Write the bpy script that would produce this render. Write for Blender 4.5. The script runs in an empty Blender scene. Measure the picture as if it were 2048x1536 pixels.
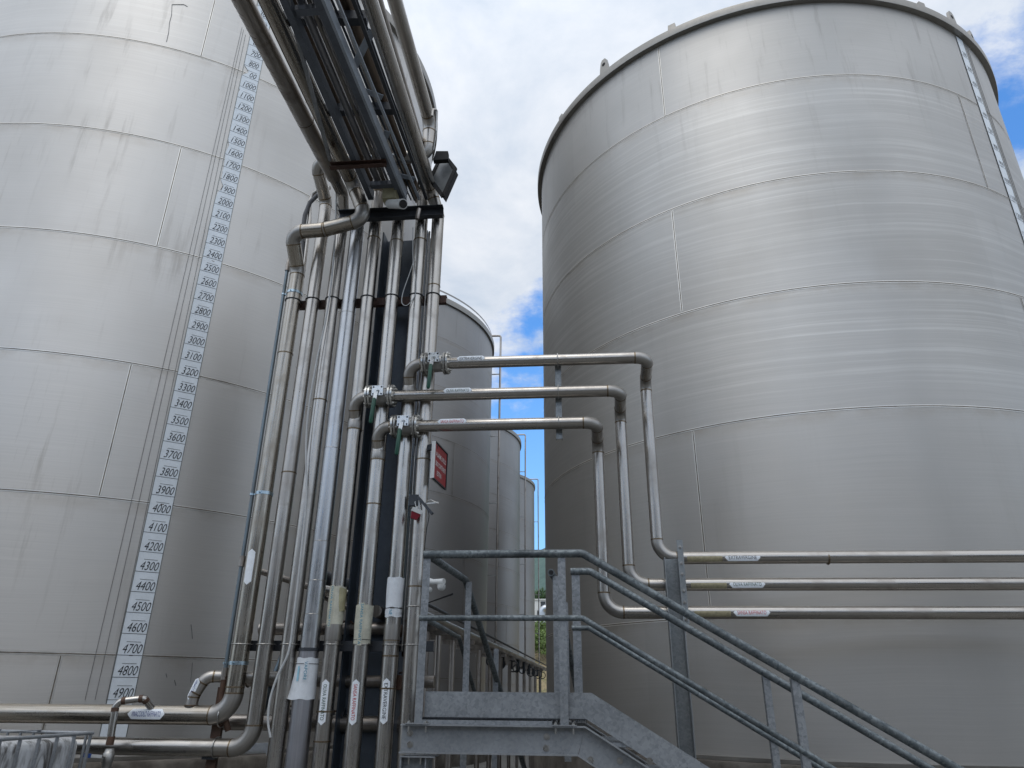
import bpy, bmesh, math, random
from mathutils import Vector, Matrix
random.seed(7)
PI = math.pi
S = bpy.context.scene
C = S.collection
# ---------------------------------------------------------------- camera
F = 1420.0
EYE = Vector((0, 0, 1.6))
up = Vector((31, 3268, F)).normalized()              # camera space: x right, y up, z forward
cx_ = 1165 - 1024
Dv = Vector((cx_, -(31 * cx_ + F * F) / 3268, F)).normalized()
Pv = Dv.cross(up)
if Pv.x < 0: Pv = -Pv
ROT = Matrix((Pv, Dv, up))                            # world = ROT @ camera
cam_d = bpy.data.cameras.new('camera')
cam_d.sensor_width = 36; cam_d.lens = F / 2048 * 36
cam_d.clip_start = 0.1; cam_d.clip_end = 6000
cam = bpy.data.objects.new('camera', cam_d); C.objects.link(cam)
r_, u_, f_ = ROT.col[0], ROT.col[1], ROT.col[2]
cam.matrix_world = Matrix(((r_[0], u_[0], -f_[0], EYE[0]), (r_[1], u_[1], -f_[1], EYE[1]), (r_[2], u_[2], -f_[2], EYE[2]), (0, 0, 0, 1)))
S.camera = cam
# ---------------------------------------------------------------- light
SUN_EL, SUN_AZ = math.radians(64), math.radians(200)   # azimuth clockwise from +Y
S.view_settings.view_transform = 'Standard'; S.view_settings.look = 'None'
S.view_settings.exposure = 0.0; S.view_settings.gamma = 1.0
S.view_settings.use_curve_mapping = False
S.render.engine = 'CYCLES'
S.cycles.max_bounces = 6; S.cycles.glossy_bounces = 5; S.cycles.diffuse_bounces = 3
S.cycles.use_denoising = True
sd = bpy.data.lights.new('sun', 'SUN'); sd.energy = 0.7; sd.angle = math.radians(30); sd.color = (1, 0.95, 0.88)
sun = bpy.data.objects.new('sun', sd); C.objects.link(sun)
sv = Vector((math.sin(SUN_AZ) * math.cos(SUN_EL), math.cos(SUN_AZ) * math.cos(SUN_EL), math.sin(SUN_EL)))
sun.rotation_euler = sv.to_track_quat('Z', 'Y').to_euler()

class NT:
    def __init__(s, nt): s.nt = nt; s.nt.nodes.clear()
    def n(s, t, props=None, **inp):
        nd = s.nt.nodes.new(t)
        for k, v in (props or {}).items(): setattr(nd, k, v)
        for k, v in inp.items():
            key = int(k[1:]) if k[0] == '_' and k[1:].isdigit() else k.replace('_', ' ')
            sk = nd.inputs[key]
            if isinstance(v, bpy.types.NodeSocket): s.nt.links.new(v, sk)
            elif isinstance(v, bpy.types.Node): s.nt.links.new(v.outputs[0], sk)
            else: sk.default_value = v
        return nd
    def math(s, op, a, b=0.0, c=0.0, clamp=False):
        return s.n('ShaderNodeMath', dict(operation=op, use_clamp=clamp), _0=a, _1=b, _2=c).outputs[0]
    def mr(s, v, a, b, c=0.0, d=1.0, smooth=False):
        return s.n('ShaderNodeMapRange', dict(interpolation_type='SMOOTHSTEP' if smooth else 'LINEAR'), _0=v, _1=a, _2=b, _3=c, _4=d).outputs[0]
    def mul(s, vec, x, y, z):
        return s.n('ShaderNodeVectorMath', dict(operation='MULTIPLY'), _0=vec, _1=(x, y, z)).outputs[0]
    def noise(s, vec, scale=1.0, detail=4.0, rough=0.55, dist=0.0):
        return s.n('ShaderNodeTexNoise', None, Vector=vec, Scale=scale, Detail=detail, Roughness=rough, Distortion=dist).outputs[0]
    def mix(s, fac, a, b, blend='MIX'):
        nd = s.n('ShaderNodeMix', dict(data_type='RGBA', blend_type=blend))
        for i, v in ((0, fac), (6, a), (7, b)):
            if isinstance(v, bpy.types.NodeSocket): s.nt.links.new(v, nd.inputs[i])
            elif i == 0: nd.inputs[0].default_value = v
            else: nd.inputs[i].default_value = (*v, 1) if len(v) == 3 else v
        return nd.outputs[2]

W = bpy.data.worlds.new('World'); S.world = W; W.use_nodes = True
w = NT(W.node_tree)
sky = w.n('ShaderNodeTexSky', dict(sky_type='NISHITA', sun_disc=False, sun_elevation=SUN_EL, sun_rotation=SUN_AZ, dust_density=0.6, ozone_density=2.5))
tc = w.n('ShaderNodeTexCoord').outputs['Generated']
sep = w.n('ShaderNodeSeparateXYZ', None, _0=tc)
zz = w.math('MAXIMUM', sep.outputs[2], 0.0)
den = w.math('ADD', zz, 0.22)
pl = w.n('ShaderNodeCombineXYZ', None, _0=w.math('DIVIDE', sep.outputs[0], den), _1=w.math('DIVIDE', sep.outputs[1], den), _2=0.0).outputs[0]
big = w.noise(w.mul(pl, 1, 1, 1), 1.15, 3.0, 0.5)
fin = w.noise(w.mul(pl, 1, 1, 1), 4.6, 8.0, 0.62, 0.15)
def patch(az, el, r0, r1, amt):
    a, e = math.radians(az), math.radians(el)
    d = (math.sin(a) * math.cos(e), math.cos(a) * math.cos(e), math.sin(e))
    dt = w.n('ShaderNodeVectorMath', dict(operation='DOT_PRODUCT'), _0=tc, _1=d).outputs['Value']
    return w.mr(dt, math.cos(math.radians(r1)), math.cos(math.radians(r0)), 0.0, amt, True)
cov = w.math('ADD', w.math('MULTIPLY', big, 0.5), w.math('MULTIPLY', fin, 1.05))
cov = w.math('ADD', cov, w.mr(zz, 0.30, 0.72, -0.06, 0.34, True))
for az, el, r0, r1, amt in ((34, 42, 4, 12, -.32), (39, 32, 2, 7, -.20), (-2, 26, 2, 8, -.20), (-3, 12, 3, 8, -.32), (-3, 22, 2, 5, -.20)):
    cov = w.math('ADD', cov, patch(az, el, r0, r1, amt))
cl = w.mr(cov, 0.50, 0.76, 0.0, 1.0, True)
shade = w.mr(w.noise(w.mul(pl, 1.3, 1.3, 1), 3.0, 8.0, 0.60, 0.2), 0.34, 0.64, 0.0, 1.0)
ccol = w.mix(shade, (0.61, 0.69, 0.80), (0.88, 0.91, 0.96))
# thin overcast is brightest round the veiled sun
sdir = (math.sin(SUN_AZ) * math.cos(SUN_EL), math.cos(SUN_AZ) * math.cos(SUN_EL), math.sin(SUN_EL))
sdt = w.n('ShaderNodeVectorMath', dict(operation='DOT_PRODUCT'), _0=tc, _1=sdir).outputs['Value']
glow = w.mr(sdt, 0.15, 1.0, 1.0, 1.55, True)
ccol = w.n('ShaderNodeVectorMath', dict(operation='SCALE'), _0=ccol, Scale=glow).outputs[0]
skyc = w.mix(1.0, sky.outputs[0], (0.115, 0.200, 0.270), 'MULTIPLY')
skyc = w.mix(w.mr(zz, 0.02, 0.45, 0.62, 0.0), skyc, (0.40, 0.62, 0.80))
col = w.mix(w.math('MULTIPLY', cl, 0.97), skyc, ccol)
bg = w.n('ShaderNodeBackground', None, Color=col, Strength=1.0)
w.n('ShaderNodeOutputWorld', None, Surface=bg)

# ---------------------------------------------------------------- back-projection onto real planes
def ray(px, py): return ROT @ Vector((px - 1024, 768 - py, F))
def onY(px, py, Y): r = ray(px, py); return EYE + r * (Y / r.y)
def onZ(px, py, Z): r = ray(px, py); return EYE + r * ((Z - 1.6) / r.z)
def onX(px, py, X): r = ray(px, py); return EYE + r * (X / r.x)
def oncyl(px, py, c, R):
    r = ray(px, py); a = r.x ** 2 + r.y ** 2; b = -2 * (r.x * c[0] + r.y * c[1]); q = c[0] ** 2 + c[1] ** 2 - R * R
    t = (-b - math.sqrt(max(b * b - 4 * a * q, 0))) / (2 * a); return EYE + r * t

# ---------------------------------------------------------------- materials
MAT = {}
def material(name):
    m = bpy.data.materials.new(name); m.use_nodes = True; MAT[name] = m
    return m, NT(m.node_tree)
def finish_mat(k, **inp):
    bump = inp.pop('bump', None); bs = inp.pop('bs', 0.2); bd = inp.pop('bd', 0.004)
    b = k.n('ShaderNodeBsdfPrincipled', None, **inp)
    if bump is not None:
        nb = k.n('ShaderNodeBump', None, Height=bump, Strength=bs, Distance=bd)
        k.nt.links.new(nb.outputs[0], b.inputs['Normal'])
    k.n('ShaderNodeOutputMaterial', None, Surface=b)
    return b
def plain(name, c, metal=0.0, rough=0.6, var=0.15, scale=8.0, bs=0.15):
    m, k = material(name)
    o = k.n('ShaderNodeTexCoord').outputs['Object']
    n1 = k.noise(o, scale, 6.0, 0.6); n2 = k.noise(o, scale * 9, 3.0)
    f = k.math('ADD', k.math('MULTIPLY', n1, 0.7), k.math('MULTIPLY', n2, 0.3))
    cc = k.mix(k.mr(f, 0.3, 0.7), tuple(x * (1 - var) for x in c), tuple(min(1, x * (1 + var)) for x in c))
    finish_mat(k, Base_Color=cc, Metallic=metal, Roughness=k.mr(n1, 0.3, 0.7, max(rough - 0.08, 0.05), min(rough + 0.08, 1)), bump=n2, bs=bs, bd=0.002)
    return m
def steel_pipe(name, c1, c2, rough=0.27, grime=0.35, gc=(0.10, 0.07, 0.045)):
    m, k = material(name)
    uv = k.n('ShaderNodeUVMap').outputs[0]; o = k.n('ShaderNodeTexCoord').outputs['Object']
    st = k.noise(k.mul(uv, 70, 1.6, 1), 1, 5, 0.6)
    fn = k.noise(k.mul(uv, 400, 12, 1), 1, 3, 0.6)
    bl = k.noise(o, 2.3, 7, 0.65, 0.6)
    sp = k.noise(o, 55, 3, 0.6)
    base = k.mix(k.mr(st, 0.3, 0.7), c1, c2)
    base = k.mix(k.mr(bl, 0.50, 0.74, 0, grime), base, gc)
    base = k.mix(k.mr(sp, 0.70, 0.78, 0, 0.5 * grime), base, (0.05, 0.04, 0.03))
    ro = k.math('ADD', k.mr(st, 0.3, 0.7, rough - 0.07, rough + 0.09), k.mr(bl, 0.45, 0.75, 0, 0.16))
    met = k.mr(bl, 0.5, 0.8, 1.0, 0.8)
    finish_mat(k, Base_Color=base, Metallic=met, Roughness=ro, bump=k.math('ADD', k.math('MULTIPLY', fn, 0.25), st), bs=0.035, bd=0.002)
    return m
steel_pipe('pipe_steel', (0.385, 0.36, 0.33), (0.48, 0.455, 0.42), 0.26, 0.40)
steel_pipe('pipe_bright', (0.42, 0.40, 0.37), (0.51, 0.49, 0.46), 0.25, 0.32)
steel_pipe('pipe_tinted', (0.27, 0.24, 0.20), (0.50, 0.465, 0.41), 0.235, 0.38, (0.15, 0.10, 0.05))
steel_pipe('pipe_rusty', (0.12, 0.088, 0.066), (0.21, 0.17, 0.135), 0.42, 0.75, (0.06, 0.028, 0.017))
steel_pipe('pipe_grimy', (0.30, 0.27, 0.24), (0.46, 0.43, 0.40), 0.36, 0.7, (0.07, 0.05, 0.04))
steel_pipe('pipe_elbow', (0.36, 0.345, 0.325), (0.43, 0.415, 0.39), 0.39, 0.3)
steel_pipe('lagging_steel', (0.40, 0.405, 0.41), (0.50, 0.505, 0.51), 0.27, 0.22, (0.25, 0.25, 0.26))
steel_pipe('conduit_grey', (0.16, 0.20, 0.225), (0.22, 0.26, 0.29), 0.50, 0.3)
steel_pipe('lagging_dull', (0.30, 0.30, 0.315), (0.42, 0.42, 0.44), 0.42, 0.35, (0.24, 0.22, 0.26))
plain('weld_dark', (0.09, 0.065, 0.045), 0.7, 0.45, 0.4, 60)
plain('weld_tint', (0.24, 0.19, 0.13), 0.9, 0.38, 0.4, 30)
plain('clip_steel', (0.42, 0.41, 0.39), 1.0, 0.32, 0.2, 30)
plain('clip_zinc', (0.42, 0.52, 0.58), 1.0, 0.30, 0.25, 30)
plain('dark_steel', (0.045, 0.05, 0.058), 0.35, 0.5, 0.35, 7)
plain('column_paint', (0.065, 0.082, 0.105), 0.15, 0.42, 0.3, 3)
plain('rust_beam', (0.075, 0.042, 0.032), 0.25, 0.6, 0.5, 14)
plain('green_lever', (0.010, 0.075, 0.045), 0.0, 0.38, 0.3, 30)
plain('white_label', (0.76, 0.80, 0.84), 0.0, 0.45, 0.10, 26)
plain('old_label', (0.50, 0.49, 0.40), 0.0, 0.6, 0.25, 14)
plain('amber_tape', (0.36, 0.33, 0.20), 0.0, 0.4, 0.25, 14)
plain('white_wrap', (0.66, 0.69, 0.72), 0.0, 0.6, 0.12, 16)
plain('ink_black', (0.012, 0.014, 0.02), 0.0, 0.5, 0.1)
plain('ink_green', (0.02, 0.06, 0.03), 0.0, 0.5, 0.1)
plain('ink_red', (0.50, 0.03, 0.035), 0.0, 0.5, 0.1)
plain('ink_blue', (0.015, 0.03, 0.20), 0.0, 0.5, 0.1)
plain('ink_teal', (0.01, 0.22, 0.34), 0.0, 0.5, 0.2)
plain('ink_pale_blue', (0.30, 0.56, 0.68), 0.0, 0.5, 0.2)
plain('ink_white', (0.72, 0.72, 0.72), 0.0, 0.5, 0.1)
plain('glue_patch', (0.27, 0.24, 0.15), 0.3, 0.55, 0.4, 40)
plain('strip_white', (0.74, 0.79, 0.83), 0.0, 0.4, 0.08, 9)
plain('strip_edge', (0.22, 0.23, 0.22), 0.6, 0.4, 0.2, 5)
plain('seam_light', (0.70, 0.68, 0.63), 0.75, 0.36, 0.18, 3)
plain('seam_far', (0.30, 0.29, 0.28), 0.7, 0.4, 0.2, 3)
plain('seam_dark', (0.16, 0.13, 0.10), 0.5, 0.5, 0.5, 12)
plain('rim_steel', (0.30, 0.285, 0.26), 0.9, 0.42, 0.2, 2)
plain('wire_grey', (0.17, 0.17, 0.165), 0.2, 0.5, 0.2)
plain('cable_grey', (0.46, 0.47, 0.47), 0.0, 0.5, 0.15)
plain('rubber_black', (0.008, 0.0085, 0.01), 0.0, 0.85, 0.3)
plain('hose_grey', (0.10, 0.10, 0.105), 0.0, 0.6, 0.3)
plain('sign_red', (0.33, 0.022, 0.028), 0.0, 0.4, 0.12, 6)
plain('alarm_red', (0.22, 0.015, 0.03), 0.0, 0.35, 0.12, 6)
plain('plastic_white', (0.60, 0.61, 0.60), 0.0, 0.45, 0.08, 12)
plain('plastic_yellowed', (0.36, 0.34, 0.22), 0.0, 0.5, 0.3, 10)
plain('lens_black', (0.01, 0.01, 0.012), 0.0, 0.12, 0.1)
plain('lamp_glass', (0.12, 0.13, 0.135), 0.2, 0.35, 0.1, 3)
plain('rust_brown', (0.095, 0.055, 0.037), 0.3, 0.6, 0.5, 25)
plain('valve_cast', (0.36, 0.355, 0.34), 0.9, 0.45, 0.3, 30)
plain('valve_steel', (0.60, 0.60, 0.58), 1.0, 0.30, 0.25, 40)
plain('tray_steel', (0.34, 0.38, 0.43), 0.2, 0.45, 0.25, 5)
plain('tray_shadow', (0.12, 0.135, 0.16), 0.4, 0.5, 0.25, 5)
plain('blue_plastic', (0.02, 0.06, 0.22), 0.0, 0.45, 0.2)
plain('building_white', (0.66, 0.66, 0.63), 0.0, 0.7, 0.06, 1)
plain('roof_panel', (0.30, 0.31, 0.32), 0.2, 0.6, 0.1, 1)
plain('window_dark', (0.03, 0.035, 0.04), 0.0, 0.15, 0.2)
plain('duct_zinc', (0.5, 0.53, 0.56), 0.9, 0.35, 0.1)
plain('bark', (0.09, 0.06, 0.04), 0.0, 0.9, 0.3)
plain('yard_wall', (0.20, 0.195, 0.185), 0.0, 0.85, 0.15, 0.7)
plain('yard_roof', (0.13, 0.12, 0.115), 0.0, 0.8, 0.15, 0.7)

def galv(name, lo, hi, rough, dark=0.0):
    m, k = material(name)
    o = k.n('ShaderNodeTexCoord').outputs['Object']
    wob = k.n('ShaderNodeVectorMath', dict(operation='ADD'), _0=o, _1=k.mul(k.n('ShaderNodeTexNoise', None, Vector=o, Scale=30.0, Detail=3.0).outputs['Color'], .03, .03, .03)).outputs[0]
    v = k.n('ShaderNodeTexVoronoi', dict(feature='F1'), Vector=wob, Scale=62.0, Randomness=1.0)
    sc = k.n('ShaderNodeSeparateColor', None, Color=v.outputs['Color']).outputs[0]
    n = k.noise(o, 26, 5, 0.6); bign = k.noise(o, 3.5, 5, 0.6)
    f = k.math('ADD', k.math('MULTIPLY', sc, 0.62), k.math('MULTIPLY', n, 0.5))
    c = k.mix(k.mr(f, 0.2, 0.85), lo, hi)
    c = k.mix(k.mr(bign, 0.42, 0.7, 0, 0.35 + dark), c, tuple(x * 0.35 for x in lo))
    finish_mat(k, Base_Color=c, Metallic=0.45, Roughness=k.mr(f, 0.2, 0.85, rough + 0.12, rough - 0.06), bump=n, bs=0.12, bd=0.002)
galv('galvanised', (0.20, 0.215, 0.23), (0.33, 0.35, 0.37), 0.48)
galv('galvanised_dull', (0.25, 0.265, 0.28), (0.32, 0.335, 0.35), 0.50)
galv('galvanised_rail', (0.085, 0.105, 0.115), (0.20, 0.225, 0.235), 0.50, 0.35)
galv('galvanised_post', (0.22, 0.24, 0.25), (0.29, 0.31, 0.32), 0.42)

def tank_mat(name, base, streak, drips, seams_z, top, seams_all):
    m, k = material(name)
    uv = k.n('ShaderNodeUVMap').outputs[0]
    s = k.n('ShaderNodeSeparateXYZ', None, _0=uv); z = s.outputs[1]
    wav = k.noise(k.mul(uv, .5, .5, 1), 1, 2, 0.5)
    duv = k.n('ShaderNodeVectorMath', dict(operation='ADD'), _0=uv, _1=k.n('ShaderNodeCombineXYZ', None, _0=0.0, _1=k.math('MULTIPLY', wav, 0.16), _2=0.0).outputs[0]).outputs[0]
    fine = k.noise(k.mul(duv, 0.9, 75, 1), 1, 6, 0.65)
    band = k.noise(k.mul(duv, 0.13, 15, 1), 1, 8, 0.78)
    cid = k.math('FLOOR', k.math('DIVIDE', k.math('SUBTRACT', z, seams_all[0]), 1.5))
    pid = k.math('FLOOR', k.math('ADD', k.math('DIVIDE', s.outputs[0], 6.1), k.math('MULTIPLY', cid, 0.43)))
    plate = k.n('ShaderNodeTexWhiteNoise', dict(noise_dimensions='2D'), Vector=k.n('ShaderNodeCombineXYZ', None, _0=cid, _1=pid, _2=0.0).outputs[0]).outputs['Value']
    blot = k.noise(k.mul(uv, 1, 1, 1), 0.55, 4, 0.55)
    tint = k.noise(k.mul(uv, 1.1, 0.35, 1), 0.9, 3, 0.5)
    drip = k.noise(k.mul(uv, 6.5, 0.42, 1), 1, 6, 0.7)
    drip2 = k.noise(k.mul(uv, 55, 1.7, 1), 1, 4, 0.7)
    vert = k.noise(k.mul(uv, 0.75, 0.05, 1), 1, 3, 0.5)
    dmask = k.mr(k.noise(k.mul(uv, 0.9, 0.5, 1), 1, 3, 0.5), 0.42, 0.62)
    # rain streaks are longest right below the roof edge
    topm = k.mr(z, top - 2.6, top - 0.1, 0.0, 1.0, True)
    midm = k.math('MULTIPLY', k.mr(z, seams_z[0], seams_z[0] + 1.2, 0.12, 1.0, True), k.mr(z, seams_z[1] - 0.05, seams_z[1] + 0.02, 1.0, 0.1))
    c = k.mix(k.mr(fine, 0.25, 0.75), tuple(x * 0.90 for x in base), tuple(min(1, x * 1.06) for x in base))
    c = k.mix(k.math('MULTIPLY', k.mr(band, 0.50, 0.76), k.math('MULTIPLY', midm, streak)), c, (0.80, 0.79, 0.75))
    c = k.mix(k.math('MULTIPLY', k.mr(band, 0.48, 0.22), k.math('MULTIPLY', midm, 0.5 * streak)), c, tuple(x * 0.62 for x in base))
    c = k.mix(k.mr(blot, 0.45, 0.7, 0, 0.12), c, tuple(x * f for x, f in zip(base, (0.80, 0.76, 0.70))))
    c = k.mix(k.mr(tint, 0.46, 0.68, 0, 0.30), c, tuple(x * f for x, f in zip(base, (0.84, 0.86, 0.88))))
    dd = k.math('MULTIPLY', k.mr(drip, 0.55, 0.78), k.math('ADD', k.math('MULTIPLY', topm, 0.42), k.math('MULTIPLY', dmask, drips)))
    c = k.mix(k.math('MINIMUM', dd, 0.8), c, (0.16, 0.135, 0.11))
    sc = k.math('MULTIPLY', k.mr(drip2, 0.70, 0.80), k.math('MULTIPLY', dmask, drips))
    c = k.mix(k.math('MINIMUM', sc, 0.75), c, (0.07, 0.065, 0.06))
    c = k.mix(k.mr(vert, 0.48, 0.62, 0, 0.16), c, tuple(x * 0.72 for x in base))
    # brown heat tint and grime along the girth welds, heaviest just below them
    near = None
    for zs_ in seams_all:
        dz = k.math('SUBTRACT', zs_, z)
        t_ = k.math('MULTIPLY', k.mr(dz, -0.03, 0.0, 0.0, 1.0), k.mr(dz, 0.02, 0.16, 1.0, 0.0))
        near = t_ if near is None else k.math('MAXIMUM', near, t_)
    rag = k.mr(k.noise(k.mul(uv, 2.2, 3.0, 1), 1, 5, 0.7), 0.38, 0.68)
    c = k.mix(k.math('MULTIPLY', k.math('MULTIPLY', near, rag), 0.42), c, (0.27, 0.215, 0.15))
    c = k.mix(k.mr(plate, 0.0, 1.0, 0.0, 0.16), c, tuple(x * 0.60 for x in base))
    ro = k.math('ADD', k.mr(fine, 0.25, 0.75, 0.45, 0.52), k.math('ADD', k.mr(blot, 0.4, 0.7, -0.03, 0.05), k.math('MULTIPLY', dd, 0.2)))
    tg = k.n('ShaderNodeTangent', dict(direction_type='RADIAL', axis='Z'))
    # long shallow dents in the rolled plates
    dent = k.noise(k.mul(uv, 0.35, 0.5, 1), 1, 2, 0.4)
    h = k.math('ADD', k.math('MULTIPLY', dent, 1.0), k.math('MULTIPLY', fine, 0.0012))
    b = finish_mat(k, Base_Color=c, Metallic=0.84, Roughness=ro, Anisotropic=0.5, Anisotropic_Rotation=0.25, bump=h, bs=0.5, bd=0.008)
    k.nt.links.new(tg.outputs[0], b.inputs['Tangent'])
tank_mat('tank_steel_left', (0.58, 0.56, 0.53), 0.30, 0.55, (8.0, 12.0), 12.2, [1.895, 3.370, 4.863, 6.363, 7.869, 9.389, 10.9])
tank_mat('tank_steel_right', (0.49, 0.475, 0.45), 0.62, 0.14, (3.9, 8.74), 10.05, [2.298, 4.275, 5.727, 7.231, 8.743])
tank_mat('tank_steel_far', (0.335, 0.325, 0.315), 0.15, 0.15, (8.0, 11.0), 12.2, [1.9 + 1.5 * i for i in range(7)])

def concrete():
    m, k = material('plinth_concrete')
    o = k.n('ShaderNodeTexCoord').outputs['Object']
    n = k.noise(o, 4, 8, 0.65); v = k.noise(k.mul(o, 5, 5, 0.8), 1, 4, 0.6)
    c = k.mix(k.mr(n, 0.3, 0.7), (0.045, 0.038, 0.032), (0.16, 0.145, 0.125))
    c = k.mix(k.mr(v, 0.45, 0.7, 0, 0.6), c, (0.03, 0.022, 0.016))
    finish_mat(k, Base_Color=c, Roughness=0.9, bump=n, bs=0.5, bd=0.02)
concrete()
def ground_mat():
    m, k = material('yard_ground')
    o = k.n('ShaderNodeTexCoord').outputs['Object']
    n = k.noise(o, 0.35, 8, 0.65); n2 = k.noise(o, 30, 3, 0.6)
    c = k.mix(k.mr(n, 0.3, 0.7), (0.13, 0.127, 0.12), (0.21, 0.205, 0.19))
    c = k.mix(k.mr(n2, 0.4, 0.7, 0, 0.3), c, (0.06, 0.06, 0.06))
    finish_mat(k, Base_Color=c, Roughness=0.9, bump=n2, bs=0.4, bd=0.01)
ground_mat()
def bank_mat():
    m, k = material('bank_earth')
    o = k.n('ShaderNodeTexCoord').outputs['Object']
    n = k.noise(o, 0.9, 8, 0.7); n2 = k.noise(o, 4, 5, 0.7)
    c = k.mix(k.mr(n, 0.35, 0.65), (0.30, 0.22, 0.13), (0.20, 0.17, 0.08))
    c = k.mix(k.mr(n2, 0.5, 0.62, 0, 0.8), c, (0.05, 0.06, 0.025))
    finish_mat(k, Base_Color=c, Roughness=0.95, bump=n2, bs=0.8, bd=0.1)
bank_mat()
def hill_mat():
    m, k = material('hill_forest_hazed')
    o = k.n('ShaderNodeTexCoord').outputs['Object']
    v = k.noise(o, 0.12, 5, 0.7); n = k.noise(o, 0.012, 5, 0.6)
    c = k.mix(k.mr(v, 0.35, 0.65), (0.045, 0.085, 0.075), (0.085, 0.14, 0.12))  # bluish green: distance haze is put into the foliage colour
    c = k.mix(k.mr(n, 0.4, 0.6, 0, 0.4), c, (0.10, 0.16, 0.14))
    finish_mat(k, Base_Color=c, Roughness=0.95)
hill_mat()
def leaf_mat(name, a, b):
    m, k = material(name)
    g = k.n('ShaderNodeNewGeometry').outputs['Random Per Island']
    c = k.mix(g, a, b)
    finish_mat(k, Base_Color=c, Roughness=0.6, Subsurface_Weight=0.0)
leaf_mat('leaf_dark', (0.02, 0.05, 0.012), (0.06, 0.12, 0.03))
leaf_mat('leaf_light', (0.06, 0.11, 0.02), (0.17, 0.24, 0.06))
def bottle_mat():
    m, k = material('container_plastic')
    o = k.n('ShaderNodeTexCoord').outputs['Object']
    n = k.noise(k.mul(o, 9, 9, 2.2), 1, 6, 0.65, 0.8)
    c = k.mix(k.mr(n, 0.40, 0.55), (0.09, 0.085, 0.08), (0.52, 0.53, 0.54))
    finish_mat(k, Base_Color=c, Roughness=0.35, bump=n, bs=0.3, bd=0.01)
bottle_mat()

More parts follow.
